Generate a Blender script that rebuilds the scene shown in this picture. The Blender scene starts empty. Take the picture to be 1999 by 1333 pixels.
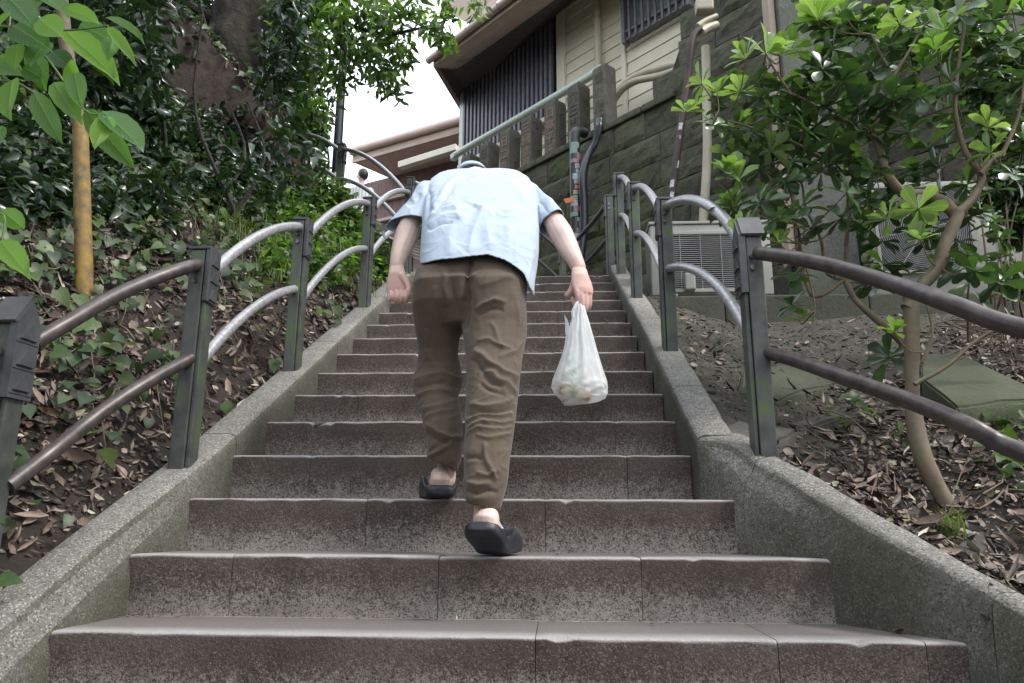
import bpy, bmesh, math, random
import numpy as np
from mathutils import Vector, Matrix, noise as mnoise
random.seed(7); RNG = np.random.default_rng(11)
R = math.radians
sc = bpy.context.scene
COL = sc.collection

# ------------------------------------------------------------------ camera, sky, exposure
FPX, PITCH, YAW, ROLL = 1480.0, .2356, .0577, .005
cam_d = bpy.data.cameras.new("camera"); cam = bpy.data.objects.new("camera", cam_d); COL.objects.link(cam)
cam_d.sensor_width = 36; cam_d.lens = 36*FPX/1999; cam_d.clip_start = .05; cam_d.clip_end = 500
cam.rotation_mode = 'QUATERNION'
cam.rotation_quaternion = (Matrix.Rotation(YAW, 4, 'Z') @ Matrix.Rotation(math.pi/2+PITCH, 4, 'X') @ Matrix.Rotation(ROLL, 4, 'Z')).to_quaternion()
sc.camera = cam

SUN_EL, SUN_AZ = 52, 105      # degrees; azimuth measured clockwise from +Y
w = bpy.data.worlds.new("World"); sc.world = w; w.use_nodes = True
nt = w.node_tree; nt.nodes.clear()
out = nt.nodes.new('ShaderNodeOutputWorld'); bg = nt.nodes.new('ShaderNodeBackground')
sky = nt.nodes.new('ShaderNodeTexSky'); sky.sky_type = 'NISHITA'; sky.sun_disc = False
sky.sun_elevation = R(SUN_EL); sky.sun_rotation = R(SUN_AZ); sky.dust_density = 4; sky.air_density = 1.2
mix = nt.nodes.new('ShaderNodeMixRGB'); mix.inputs[0].default_value = .8   # bright overcast layer under the blue
mix.inputs[2].default_value = (11.0, 11.6, 12.6, 1)
nt.links.new(sky.outputs[0], mix.inputs[1]); nt.links.new(mix.outputs[0], bg.inputs[0])
bg.inputs[1].default_value = .125; nt.links.new(bg.outputs[0], out.inputs[0])
sd = bpy.data.lights.new("sun", 'SUN'); sun = bpy.data.objects.new("sun", sd); COL.objects.link(sun)
sd.energy = 1.5; sd.angle = R(11); sd.color = (1, .96, .9)
az, el = R(SUN_AZ), R(SUN_EL)
sundir = Vector((math.sin(az)*math.cos(el), math.cos(az)*math.cos(el), math.sin(el)))
sun.rotation_euler = sundir.to_track_quat('Z', 'Y').to_euler()
sc.view_settings.view_transform = 'Standard'; sc.view_settings.look = 'None'
sc.view_settings.gamma = 1; sc.view_settings.exposure = 0.95; sc.view_settings.use_curve_mapping = False
sc.cycles.max_bounces = 8; sc.cycles.transparent_max_bounces = 12; sc.cycles.use_denoising = True

# ------------------------------------------------------------------ helpers
def ray(u, v):
    a = u-999.5; b = 666.5-v
    a, b = a*math.cos(ROLL)+b*math.sin(ROLL), -a*math.sin(ROLL)+b*math.cos(ROLL)
    yc = FPX*math.cos(PITCH)-b*math.sin(PITCH); z = b*math.cos(PITCH)+FPX*math.sin(PITCH)
    return Vector((a*math.cos(YAW)-yc*math.sin(YAW), a*math.sin(YAW)+yc*math.cos(YAW), z))
def at(u, v, y):
    "where in the place the thing seen at (u, v) stands when it is y metres up the stairs"
    d = ray(u, v); return d*(y/d.y)
def to_px(p):
    xc = p[0]*math.cos(YAW)+p[1]*math.sin(YAW); yc = -p[0]*math.sin(YAW)+p[1]*math.cos(YAW)
    up = p[2]*math.cos(PITCH)-yc*math.sin(PITCH); fw = yc*math.cos(PITCH)+p[2]*math.sin(PITCH)
    a = FPX*xc/fw; b = FPX*up/fw
    a, b = a*math.cos(ROLL)-b*math.sin(ROLL), a*math.sin(ROLL)+b*math.cos(ROLL)
    return 999.5+a, 666.5-b
WO = Vector((.41, 8.2, 0)); WD = Vector((.7022, -.7120, 0)); WN = Vector((-.7120, -.7022, 0))
def WP(u, z, n=0.0): return WO+WD*u+WN*n+Vector((0, 0, z))
def on_wall(u, v, n=0.0):
    d = ray(u, v); p0 = WO+WN*n
    t = (p0.x*WN.x+p0.y*WN.y)/(d.x*WN.x+d.y*WN.y); P = d*t
    return (P-WO).dot(WD), P.z

def link(o, parent=None):
    COL.objects.link(o)
    if parent is not None:
        o.parent = parent
        o.location = Vector(o.location)-root_loc(parent)
    return o
def root_loc(p):
    L = Vector((0, 0, 0))
    while p is not None: L += Vector(p.location); p = p.parent
    return L
def tag(o, label=None, cat=None, group=None, kind=None):
    if label: o['label'] = label
    if cat: o['category'] = cat
    if group: o['group'] = group
    if kind: o['kind'] = kind
    return o
def thing(name, label, cat, loc=(0, 0, 0), group=None):
    o = bpy.data.objects.new(name, None); o.empty_display_size = .1; o.location = loc; COL.objects.link(o)
    return tag(o, label, cat, group)
def me_from(name, verts, faces, mats, smooth=False):
    me = bpy.data.meshes.new(name)
    me.from_pydata([tuple(v) for v in verts], [], [tuple(f) for f in faces])
    for m in (mats if isinstance(mats, (list, tuple)) else [mats]): me.materials.append(m)
    if smooth: me.polygons.foreach_set('use_smooth', [True]*len(me.polygons))
    me.update(); return me
def obj(name, verts, faces, mat, parent=None, smooth=False, kind=None, label=None, loc=None):
    me = me_from(name, verts, faces, mat, smooth)
    o = bpy.data.objects.new(name, me)
    if loc is not None: o.location = loc
    link(o, parent)
    if kind: o['kind'] = kind
    if label: o['label'] = label
    return o
def np_obj(name, V, F, mat, parent=None, kind=None, smooth=False, mat_index=None):
    "V (n,3); F (m,k) equal-sized faces, or list of such arrays"
    Fs = F if isinstance(F, list) else [F]
    Fs = [f for f in Fs if len(f)]
    me = bpy.data.meshes.new(name)
    nl = sum(f.size for f in Fs); nf = sum(len(f) for f in Fs)
    me.vertices.add(len(V)); me.vertices.foreach_set('co', np.asarray(V, dtype=np.float32).ravel())
    me.loops.add(nl); me.loops.foreach_set('vertex_index', np.concatenate([f.ravel() for f in Fs]).astype(np.int32))
    me.polygons.add(nf)
    tot = np.concatenate([np.full(len(f), f.shape[1]) for f in Fs]); st = np.concatenate([[0], np.cumsum(tot)[:-1]])
    me.polygons.foreach_set('loop_start', st.astype(np.int32)); me.polygons.foreach_set('loop_total', tot.astype(np.int32))
    for m in (mat if isinstance(mat, (list, tuple)) else [mat]): me.materials.append(m)
    if mat_index is not None: me.polygons.foreach_set('material_index', mat_index.astype(np.int32))
    if smooth: me.polygons.foreach_set('use_smooth', np.ones(nf, dtype=bool))
    me.update(calc_edges=True); me.validate()
    o = bpy.data.objects.new(name, me); link(o, parent)
    if kind: o['kind'] = kind
    return o

class MB:
    def __init__(s): s.v = []; s.f = []; s.mi = []
    def add(s, vs, fs, mi=0):
        b = len(s.v); s.v += [Vector(p) for p in vs]; s.f += [tuple(b+i for i in f) for f in fs]; s.mi += [mi]*len(fs)
    def box(s, c, sx, sy, sz, ax=None, mi=0):
        c = Vector(c); X, Y, Z = ax if ax else (Vector((1, 0, 0)), Vector((0, 1, 0)), Vector((0, 0, 1)))
        vs = [c+X*(i*sx/2)+Y*(j*sy/2)+Z*(k*sz/2) for i in (-1, 1) for j in (-1, 1) for k in (-1, 1)]
        s.add(vs, [(0, 1, 3, 2), (4, 6, 7, 5), (0, 4, 5, 1), (2, 3, 7, 6), (0, 2, 6, 4), (1, 5, 7, 3)], mi)
    def bbox(s, c, sx, sy, sz, b=.006, ax=None, mi=0):
        "box with chamfered edges"
        bm = bmesh.new(); bmesh.ops.create_cube(bm, size=1)
        for v in bm.verts: v.co = Vector((v.co.x*sx, v.co.y*sy, v.co.z*sz))
        bmesh.ops.bevel(bm, geom=bm.edges[:], offset=b, segments=2, affect='EDGES', profile=.6)
        X, Y, Z = ax if ax else (Vector((1, 0, 0)), Vector((0, 1, 0)), Vector((0, 0, 1)))
        c = Vector(c); bm.verts.index_update()
        s.add([c+X*v.co.x+Y*v.co.y+Z*v.co.z for v in bm.verts], [[v.index for v in f.verts] for f in bm.faces], mi); bm.free()
    def prism(s, poly, d, mi=0):
        "poly: list of points, extruded by vector d"
        n = len(poly); d = Vector(d); P = [Vector(p) for p in poly]
        s.add(P+[p+d for p in P], [tuple(range(n))[::-1], tuple(range(n, 2*n))]+[(i, (i+1) % n, n+(i+1) % n, n+i) for i in range(n)], mi)
    def tube(s, pts, r, n=10, cap=True, mi=0):
        pts = [Vector(p) for p in pts]; m = len(pts)
        rs = r if isinstance(r, (list, tuple, np.ndarray)) else [r]*m
        b = len(s.v); up = None
        for i, p in enumerate(pts):
            t = (pts[min(i+1, m-1)]-pts[max(i-1, 0)]).normalized()
            if up is None: up = Vector((0, 0, 1)) if abs(t.z) < .9 else Vector((1, 0, 0))
            a = (up-t*up.dot(t)); a = a.normalized() if a.length > 1e-6 else t.orthogonal().normalized()
            c = t.cross(a); up = a
            for k in range(n):
                q = 2*math.pi*k/n; s.v.append(p+(a*math.cos(q)+c*math.sin(q))*rs[i])
        for i in range(m-1):
            for k in range(n):
                k2 = (k+1) % n; s.f.append((b+i*n+k, b+i*n+k2, b+(i+1)*n+k2, b+(i+1)*n+k)); s.mi.append(mi)
        if cap:
            s.f.append(tuple(b+k for k in range(n))[::-1]); s.f.append(tuple(b+(m-1)*n+k for k in range(n))); s.mi += [mi, mi]
    def obj(s, name, mat, parent=None, smooth=False, **k):
        o = obj(name, s.v, s.f, mat, parent, smooth, **k)
        if any(s.mi): o.data.polygons.foreach_set('material_index', s.mi)
        return o
def smooth_angle(o, deg=40):
    me = o.data; me.polygons.foreach_set('use_smooth', [True]*len(me.polygons))
    try: me.set_sharp_from_angle(angle=R(deg))
    except Exception: pass
    return o
def catmull(pts, n=8):
    P = [Vector(p) for p in pts]; P = [P[0]*2-P[1]]+P+[P[-1]*2-P[-2]]; o = []
    for i in range(1, len(P)-2):
        for k in range(n):
            t = k/n; a, b, c, d = P[i-1:i+3]
            o.append(.5*((2*b)+(c-a)*t+(2*a-5*b+4*c-d)*t*t+(3*b-a-3*c+d)*t**3))
    o.append(P[-2]); return o
def lerp_list(l, m):
    x = np.linspace(0, len(l)-1, m); return list(np.interp(x, range(len(l)), l))
def noise(x, y, z=0, s=1.0): return mnoise.noise(Vector((x*s, y*s, z*s)))

# ------------------------------------------------------------------ materials
def nodes(name):
    m = bpy.data.materials.new(name); m.use_nodes = True; t = m.node_tree; t.nodes.clear()
    o = t.nodes.new('ShaderNodeOutputMaterial'); p = t.nodes.new('ShaderNodeBsdfPrincipled'); t.links.new(p.outputs[0], o.inputs[0])
    return m, t, o, p
def N(t, ty, **k):
    n = t.nodes.new(ty)
    for a, b in k.items():
        if a.startswith('i_'): n.inputs[int(a[2:])].default_value = b
        else: setattr(n, a, b)
    return n
def ramp(t, stops, fac=None):
    r = t.nodes.new('ShaderNodeValToRGB'); e = r.color_ramp.elements
    while len(e) > 1: e.remove(e[-1])
    e[0].position = stops[0][0]; e[0].color = tuple(stops[0][1])+(1,)
    for p, c in stops[1:]:
        x = e.new(p); x.color = tuple(c)+(1,)
    if fac is not None: t.links.new(fac, r.inputs[0])
    return r
def g3(v): return (v, v, v)
def coords(t): return t.nodes.new('ShaderNodeTexCoord').outputs['Object']
def worldpos(t): return t.nodes.new('ShaderNodeNewGeometry').outputs['Position']
def ntex(t, vec, scale, detail=6, rough=.6, dist=0):
    n = t.nodes.new('ShaderNodeTexNoise'); n.inputs['Scale'].default_value = scale; n.inputs['Detail'].default_value = detail
    n.inputs['Roughness'].default_value = rough; n.inputs['Distortion'].default_value = dist; t.links.new(vec, n.inputs['Vector']); return n.outputs[0]
def mixc(t, fac, a, b, mode='MIX'):
    m = t.nodes.new('ShaderNodeMixRGB'); m.blend_type = mode
    for i, x in ((0, fac), (1, a), (2, b)):
        if isinstance(x, (int, float)): m.inputs[i].default_value = x
        elif isinstance(x, tuple): m.inputs[i].default_value = x+(1,) if len(x) == 3 else x
        else: t.links.new(x, m.inputs[i])
    return m.outputs[0]
def math_(t, op, a, b=None, clamp=False):
    m = t.nodes.new('ShaderNodeMath'); m.operation = op; m.use_clamp = clamp
    for i, x in ((0, a), (1, b)):
        if x is None: continue
        if isinstance(x, (int, float)): m.inputs[i].default_value = x
        else: t.links.new(x, m.inputs[i])
    return m.outputs[0]
def speck(t, v, scale):
    n = t.nodes.new('ShaderNodeTexVoronoi'); n.inputs['Scale'].default_value = scale; t.links.new(v, n.inputs['Vector'])
    s = t.nodes.new('ShaderNodeSeparateColor'); t.links.new(n.outputs['Color'], s.inputs[0]); return s.outputs[0]
def bump(t, p, h, strength=.5, dist=.01):
    b = t.nodes.new('ShaderNodeBump'); b.inputs['Strength'].default_value = strength; b.inputs['Distance'].default_value = dist
    t.links.new(h, b.inputs['Height']); t.links.new(b.outputs[0], p.inputs['Normal']); return b
def simple(name, c1, c2=None, scale=8, rough=.6, bstr=.0, bscale=40, metal=0, spec=.5, bdist=.004, c3=None):
    m, t, o, p = nodes(name); v = worldpos(t)
    if c2 is None: p.inputs['Base Color'].default_value = tuple(c1)+(1,)
    else:
        st = [(.3, c1), (.68, c2)] if c3 is None else [(.3, c1), (.52, c2), (.66, c3)]
        t.links.new(ramp(t, st, ntex(t, v, scale)).outputs[0], p.inputs['Base Color'])
    p.inputs['Roughness'].default_value = rough; p.inputs['Metallic'].default_value = metal
    p.inputs['Specular IOR Level'].default_value = spec
    if bstr: bump(t, p, ntex(t, v, bscale, 8, .7), bstr, bdist)
    return m
def leafmat(name, cols, rough=.35, transl=.35, spec=.5, tcol=None, varscale=None):
    m, t, o, p = nodes(name)
    g = t.nodes.new('ShaderNodeNewGeometry')
    st = [(i/max(1, len(cols)-1), c) for i, c in enumerate(cols)]
    r = ramp(t, st, g.outputs['Random Per Island'])
    nz = ntex(t, g.outputs['Position'], 60, 3)
    c = mixc(t, .35, r.outputs[0], mixc(t, 1.0, r.outputs[0], ramp(t, [(.3, g3(.55)), (.7, g3(1.35))], nz).outputs[0], 'MULTIPLY'))
    t.links.new(c, p.inputs['Base Color']); p.inputs['Roughness'].default_value = rough; p.inputs['Specular IOR Level'].default_value = spec
    tr = t.nodes.new('ShaderNodeBsdfTranslucent')
    tc = mixc(t, 1.0, c, tcol or (1.6, 1.9, .7), 'MULTIPLY'); t.links.new(tc, tr.inputs[0])
    mx = t.nodes.new('ShaderNodeMixShader'); mx.inputs[0].default_value = transl
    t.links.new(p.outputs[0], mx.inputs[1]); t.links.new(tr.outputs[0], mx.inputs[2]); t.links.new(mx.outputs[0], o.inputs[0])
    return m

def stair_mat():
    m, t, o, p = nodes('step_stone'); v = worldpos(t)
    sep = t.nodes.new('ShaderNodeSeparateXYZ'); t.links.new(v, sep.inputs[0])
    big = ntex(t, v, 3.0, 4, .55); grain = ntex(t, v, 130, 3, .85); g2 = ntex(t, v, 48, 4, .8)
    base = ramp(t, [(.3, (.052, .037, .030)), (.5, (.080, .060, .049)), (.7, (.112, .089, .075))], big).outputs[0]
    # height inside each riser: 0 at its foot, 1 at the nosing
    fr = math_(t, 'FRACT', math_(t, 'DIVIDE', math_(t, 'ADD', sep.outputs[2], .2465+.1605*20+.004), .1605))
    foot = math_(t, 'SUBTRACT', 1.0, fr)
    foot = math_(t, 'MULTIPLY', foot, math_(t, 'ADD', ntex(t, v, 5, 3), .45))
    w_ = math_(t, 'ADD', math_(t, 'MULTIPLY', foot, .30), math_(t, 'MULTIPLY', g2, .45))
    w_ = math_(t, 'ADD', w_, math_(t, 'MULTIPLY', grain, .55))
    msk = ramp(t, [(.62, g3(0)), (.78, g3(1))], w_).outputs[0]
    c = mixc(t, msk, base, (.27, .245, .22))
    dk = ramp(t, [(.30, g3(.30)), (.44, g3(1))], grain).outputs[0]
    c = mixc(t, 1.0, c, dk, 'MULTIPLY')
    sk = speck(t, v, 320)
    c = mixc(t, ramp(t, [(.80, g3(0)), (.92, g3(.55))], math_(t, 'SUBTRACT', math_(t, 'ADD', sk, math_(t, 'MULTIPLY', foot, .16)), math_(t, 'MULTIPLY', ramp(t, [(.42, g3(1)), (.6, g3(0))], ntex(t, v, 1.7, 4)).outputs[0], .13))).outputs[0], c, (.30, .26, .22))
    c = mixc(t, 1., c, ramp(t, [(.10, g3(.35)), (.26, g3(1))], sk).outputs[0], 'MULTIPLY')
    blot = ramp(t, [(.36, g3(.72)), (.5, g3(1)), (.66, g3(1.1))], ntex(t, v, 4.5, 7, .72, .3)).outputs[0]; c = mixc(t, 1., c, blot, 'MULTIPLY')
    # brown film running down from the top edge
    film = ramp(t, [(.45, g3(0)), (.8, g3(1))], math_(t, 'ADD', math_(t, 'MULTIPLY', fr, .6), math_(t, 'MULTIPLY', big, .5))).outputs[0]
    c = mixc(t, math_(t, 'MULTIPLY', film, .5), c, (.066, .048, .039))
    # treads: worn, polished lighter stone; front edge carries a painted sky highlight
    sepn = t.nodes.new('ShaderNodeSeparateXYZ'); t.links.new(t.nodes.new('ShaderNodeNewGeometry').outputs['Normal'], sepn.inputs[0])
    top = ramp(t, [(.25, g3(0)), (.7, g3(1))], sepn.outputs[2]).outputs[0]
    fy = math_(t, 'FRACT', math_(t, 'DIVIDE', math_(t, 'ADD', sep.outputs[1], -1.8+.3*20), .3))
    edge_highlight = ramp(t, [(.0, g3(1)), (.10, g3(.75)), (.30, g3(.12)), (.95, g3(0)), (1, g3(.9))], math_(t, 'ADD', fy, math_(t, 'MULTIPLY', math_(t, 'SUBTRACT', g2, .5), .12))).outputs[0]
    tc_ = mixc(t, edge_highlight, mixc(t, grain, (.075, .062, .055), (.17, .15, .14)), mixc(t, grain, (.22, .205, .195), (.42, .405, .39)))
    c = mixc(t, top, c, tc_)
    t.links.new(c, p.inputs['Base Color'])
    t.links.new(mixc(t, top, g3(.85), g3(.58)), p.inputs['Roughness'])
    h = math_(t, 'ADD', math_(t, 'MULTIPLY', grain, .6), math_(t, 'MULTIPLY', g2, .8))
    bump(t, p, h, .75, .006)
    return m
def concrete_mat(name, dark, mid, light, green=.5, gcol=(.06, .07, .035), gscale=2.0):
    m, t, o, p = nodes(name); v = worldpos(t)
    big = ntex(t, v, 2.2, 5, .6); grain = ntex(t, v, 150, 3, .85); g2 = ntex(t, v, 30, 5, .75)
    c = ramp(t, [(.3, dark), (.5, mid), (.7, light)], math_(t, 'ADD', math_(t, 'MULTIPLY', big, .5), math_(t, 'MULTIPLY', g2, .5))).outputs[0]
    sk = speck(t, v, 260); c = mixc(t, ramp(t, [(.82, g3(0)), (.92, g3(.6))], sk).outputs[0], c, tuple(x*1.6 for x in light)); c = mixc(t, 1., c, ramp(t, [(.08, g3(.4)), (.2, g3(1))], sk).outputs[0], 'MULTIPLY')
    c = mixc(t, 1.0, c, ramp(t, [(.28, g3(.35)), (.42, g3(1))], grain).outputs[0], 'MULTIPLY')
    gm = ramp(t, [(.42, g3(0)), (.62, g3(green))], ntex(t, v, gscale, 6, .65)).outputs[0]
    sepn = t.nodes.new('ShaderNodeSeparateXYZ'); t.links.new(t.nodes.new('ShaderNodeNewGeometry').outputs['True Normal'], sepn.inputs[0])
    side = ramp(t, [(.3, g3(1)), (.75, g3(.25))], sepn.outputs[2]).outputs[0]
    side_dark = mixc(t, 1., ramp(t, [(.3, g3(1)), (.7, g3(0))], sepn.outputs[2]).outputs[0], ramp(t, [(.30, g3(.25)), (.52, g3(.8))], ntex(t, v, 3.1, 6, .7)).outputs[0], 'MULTIPLY')  # vertical faces darker, in noisy patches
    c = mixc(t, side_dark, c, mixc(t, 1., c, (.42, .42, .34), 'MULTIPLY'))
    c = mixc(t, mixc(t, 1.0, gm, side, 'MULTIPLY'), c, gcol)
    t.links.new(c, p.inputs['Base Color']); p.inputs['Roughness'].default_value = .8
    bump(t, p, math_(t, 'ADD', math_(t, 'MULTIPLY', grain, .5), g2), .7, .006)
    return m
def rock_mat(name, c1, c2, moss, mossamt=.6, bs=.9):
    m, t, o, p = nodes(name); v = worldpos(t)
    oi = t.nodes.new('ShaderNodeObjectInfo')
    a = ntex(t, v, 9, 8, .7, .4); b = ntex(t, v, 2.0, 5, .6)
    c = ramp(t, [(.3, c1), (.7, c2)], a).outputs[0]
    c = mixc(t, 1.0, c, ramp(t, [(0, g3(.6)), (1, g3(1.35))], oi.outputs['Random']).outputs[0], 'MULTIPLY')
    mm = ramp(t, [(.42, g3(0)), (.62, g3(mossamt))], math_(t, 'ADD', math_(t, 'MULTIPLY', b, .7), math_(t, 'MULTIPLY', a, .3))).outputs[0]
    c = mixc(t, mm, c, moss)
    if name == 'mossy_tuff':
        sx_ = t.nodes.new('ShaderNodeSeparateXYZ'); t.links.new(v, sx_.inputs[0]); lf = ramp(t, [(.25, g3(1)), (.6, g3(0))], math_(t, 'DIVIDE', sx_.outputs[0], 3.0)).outputs[0]
        st_ = ramp(t, [(.46, g3(0)), (.60, g3(.5))], ntex(t, v, 6, 8, .75, .6)).outputs[0]; c = mixc(t, mixc(t, 1., lf, st_, 'MULTIPLY'), c, (.085, .115, .022))
    t.links.new(c, p.inputs['Base Color']); p.inputs['Roughness'].default_value = .8
    bump(t, p, math_(t, 'ADD', a, math_(t, 'MULTIPLY', ntex(t, v, 45, 6, .8), .7)), bs, .035)
    return m
M = {}
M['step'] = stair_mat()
M['curb'] = concrete_mat('curb_concrete', (.095, .09, .078), (.175, .168, .148), (.28, .27, .245), .5, (.036, .040, .021), 1.6)
M['conc'] = concrete_mat('old_concrete', (.06, .055, .048), (.10, .095, .082), (.15, .142, .125), .55)
M['pillar'] = concrete_mat('grey_pillar_concrete', (.10, .105, .10), (.155, .16, .15), (.21, .215, .20), .5, (.065, .08, .045), 1.1)
M['rock'] = rock_mat('mossy_tuff', (.026, .024, .019), (.125, .112, .088), (.060, .085, .018), .62)
M['rockcore'] = simple('joint_dirt', (.02, .018, .014), (.035, .032, .025), 6, .9)
M['post_stone'] = rock_mat('carved_stone', (.055, .050, .042), (.135, .122, .10), (.05, .06, .025), .45, .7)
M['inscr'] = simple('carved_letter', (.30, .20, .155), (.20, .17, .12), 14, .9)
M['soil'] = simple('dark_soil', (.018, .012, .009), (.05, .036, .028), 9, .95, .9, 45, bdist=.03)
M['railpost'] = simple('post_bronze', (.045, .05, .047), (.085, .09, .082), 11, .45, .2, 90, metal=.25, c3=(.085, .125, .055))
M['cap'] = simple('cap_dark', (.055, .057, .06), (.10, .102, .105), 14, .5, .2, 60, metal=.35)
M['rail_lo'] = simple('rail_brown', (.045, .036, .035), (.10, .086, .080), 30, .38, .2, 160, metal=.35, bdist=.002)
M['rail_hi'] = simple('rail_worn', (.24, .235, .24), (.48, .48, .50), 60, .3, .25, 200, metal=.35, bdist=.002)
M['bolt'] = simple('bolt_metal', (.16, .16, .16), rough=.3, metal=.9)
M['siding'] = simple('cream_siding', (.56, .53, .40), (.66, .63, .49), 2.0, .55, .1, 30)
M['trim'] = simple('pale_trim', (.55, .53, .42), (.62, .60, .50), 3, .5)
M['soffit'] = simple('soffit_brown', (.48, .345, .30), (.58, .44, .385), 5, .6, .1, 30)
M['fascia'] = simple('fascia_brown', (.33, .25, .19), (.42, .33, .26), 4, .5)
M['gutter'] = simple('gutter_brown', (.36, .27, .22), (.45, .35, .29), 5, .4)
M['lattice'] = simple('lattice_dark', (.085, .082, .10), (.145, .14, .165), 8, .4)
M['void'] = simple('dark_interior', (.02, .02, .024), rough=.8)
M['palepipe'] = simple('pale_green_pipe', (.42, .50, .44), (.52, .58, .50), 4, .4)
M['beigepipe'] = simple('beige_pipe', (.38, .34, .25), (.48, .43, .33), 4, .45)
M['roof'] = simple('roof_tiles_dark', (.06, .055, .055), (.10, .09, .09), 12, .7)
M['black'] = simple('black_rubber', (.018, .02, .024), (.035, .037, .042), 14, .38)
M['hose'] = simple('black_hose', (.022, .025, .032), rough=.3)
M['acbody'] = simple('ac_body', (.25, .25, .22), (.34, .335, .30), 4, .45)
M['acdark'] = simple('ac_dark', (.03, .032, .04), rough=.5)
M['acwire'] = simple('ac_wire', (.30, .29, .27), rough=.5)
M['lamppole'] = simple('lamp_pole_black', (.022, .024, .03), rough=.35, metal=.2)
M['silver'] = simple('silver_band', (.45, .46, .48), (.6, .6, .62), 20, .35, metal=.4)
M['yellow'] = simple('yellow_guard', (.33, .20, .035), (.17, .115, .04), 16, .75, .5, 40, c3=(.07, .06, .03))
M['bark'] = simple('bark_dark', (.012, .010, .008), (.042, .034, .027), 9, .9, 1.0, 26, c3=(.075, .065, .045), bdist=.05)
M['barksm'] = simple('bark_smooth', (.085, .060, .038), (.165, .125, .08), 11, .75, .5, 60, c3=(.12, .115, .07))
M['twig'] = simple('twig', (.10, .075, .05), (.16, .12, .085), 20, .8)
# ------------------------------------------------------------------ stair numbers
Y0, T, Z0, RZ = 1.80, .30, -.2465, .1605
def ny(k): return Y0+T*k
def nzk(k): return Z0+RZ*k
def nz(y): return Z0+RZ*(y-Y0)/T
NT = 14                                   # step 14 is the upper landing
XL = -1.165
def xr_step(k):
    if k >= 3: return .468-.0015*(k-3)
    return {2: .560, 1: .722, 0: .888, -1: 1.05, -2: 1.18, -3: 1.3, -4: 1.4}[k]
def smoothstep(a, b, x):
    t = max(0., min(1., (x-a)/(b-a))); return t*t*(3-2*t)

# ------------------------------------------------------------------ the staircase
stairs = thing('staircase', None, None, (0, Y0, Z0)); stairs['kind'] = 'structure'
def step_block(x0, x1, y0, y1, ztop, h, mat, parent, k, name='step_block'):
    n = max(4, int((x1-x0)/.022)); V = []; F = []
    prof = [(0, -h), (0, -h*.66), (0, -h*.33), (0, -.012), (.0012, -.0062), (.0040, -.0020), (.0085, -.0003), (.020, 0), (.10, 0), (y1-y0, 0)]
    m = len(prof)
    for i in range(n+1):
        x = x0+(x1-x0)*i/n
        e = min(i, n-i)
        for j, (dy, dz) in enumerate(prof):
            wob = (mnoise.noise(Vector((x*9, k*3.7, j*.35)))*.0026+mnoise.noise(Vector((x*42, k*5.1, j*.8)))*.0016)
            if 3 <= j <= 6:
                chip = max(0, mnoise.noise(Vector((x*16, k*9.3, 0)))-.42)*.05; wob += chip
                zz = -chip*.9+mnoise.noise(Vector((x*30, k*2.3, 7)))*.0014
            else: zz = 0
            if j >= 7: wob = 0; zz = mnoise.noise(Vector((x*6, k*3, dy*20)))*.0016
            endr = .0016 if e == 0 else 0
            V.append((x, y0+dy+wob+endr*(j < 7), ztop+dz+zz-endr*(2 < j)))
    b = len(V)
    for i in (0, n):
        x = x0 if i == 0 else x1
        V.append((x, y1, ztop-h))
    for i in range(n):
        for j in range(m-1): F.append((i*m+j, (i+1)*m+j, (i+1)*m+j+1, i*m+j+1))
    F.append(tuple(j for j in range(m))+(b,)); F.append(tuple(n*m+j for j in range(m))[::-1]+(b+1,))
    F[-1] = (b+1,)+tuple(n*m+j for j in range(m))[::-1]
    o = obj(name, V, F, mat, parent); smooth_angle(o, 50); return o
JOINTS = {0: [1052, 1530, 1823], 1: [455, 860, 1258], 2: [718, 1068], 3: [606, 1228], 4: [935, 1203], 5: [700, 1110, 1178], 6: [830, 1125],
          7: [720, 1080], 8: [900, 1160], 9: [1090, 860], 10: [1088, 800], 11: [980, 1100], 12: [900, 1080], 13: [870, 1060], 14: [1100, 940]}
RW = random.Random(3)
for k in range(-4, NT+1):
    y0 = ny(k); y1 = y0+T+.03 if k < NT else y0+.34
    xs = [XL-.006, xr_step(k)+.004]
    js = sorted(at(u, to_px((0, y0, nzk(k)-.08))[1], y0).x for u in JOINTS.get(k, []) if u) or [-.6+RW.random()*.3, .1+RW.random()*.3]
    if k < 0: js = [-.7+RW.random()*.3, -.1+RW.random()*.3, .45+RW.random()*.2]
    js = [j for j in js if xs[0]+.1 < j < xs[1]-.06]
    xs = [xs[0]]+js+[xs[1]]
    for a, b in zip(xs[:-1], xs[1:]):
        dz = RW.uniform(-.0012, .0012)
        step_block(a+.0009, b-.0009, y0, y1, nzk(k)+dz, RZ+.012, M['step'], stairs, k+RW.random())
mb = MB()      # the mass behind the blocks so that the joints read dark, not empty
for k in range(-4, NT+1):
    mb.box(((XL+xr_step(k))/2, ny(k)+.20, nzk(k)-.11), xr_step(k)-XL-.02, .37, .2)
mb.obj('stair_core', M['rockcore'], stairs)

# upper landing, lower pavement, far ground
def slab(name, poly, z, th, mat, **k):
    mb = MB(); mb.prism([(x, y, z-th) for x, y in poly], (0, 0, th)); o = mb.obj(name, mat); tag(o, kind='structure'); return o
ZL = nzk(NT)
slab('landing', [(-1.6, ny(NT)+.345), (1.05, ny(NT)+.345), (2.6, 5.95), (2.6, 7.5), (-.3, 9.2), (-2.2, 7.4)], ZL-.004, .3, M['conc'])
slab('lower_pavement', [(-9, -8), (9, -8), (9, ny(-4)+.0), (-9, ny(-4)+.0)], nzk(-5)-.002, .2, M['conc'])
g = obj('ground', [(-120, -90, -1.35), (120, -90, -1.35), (120, 200, -1.35), (-120, 200, -1.35)], [(0, 1, 2, 3)], M['soil'], kind='structure')

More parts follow.
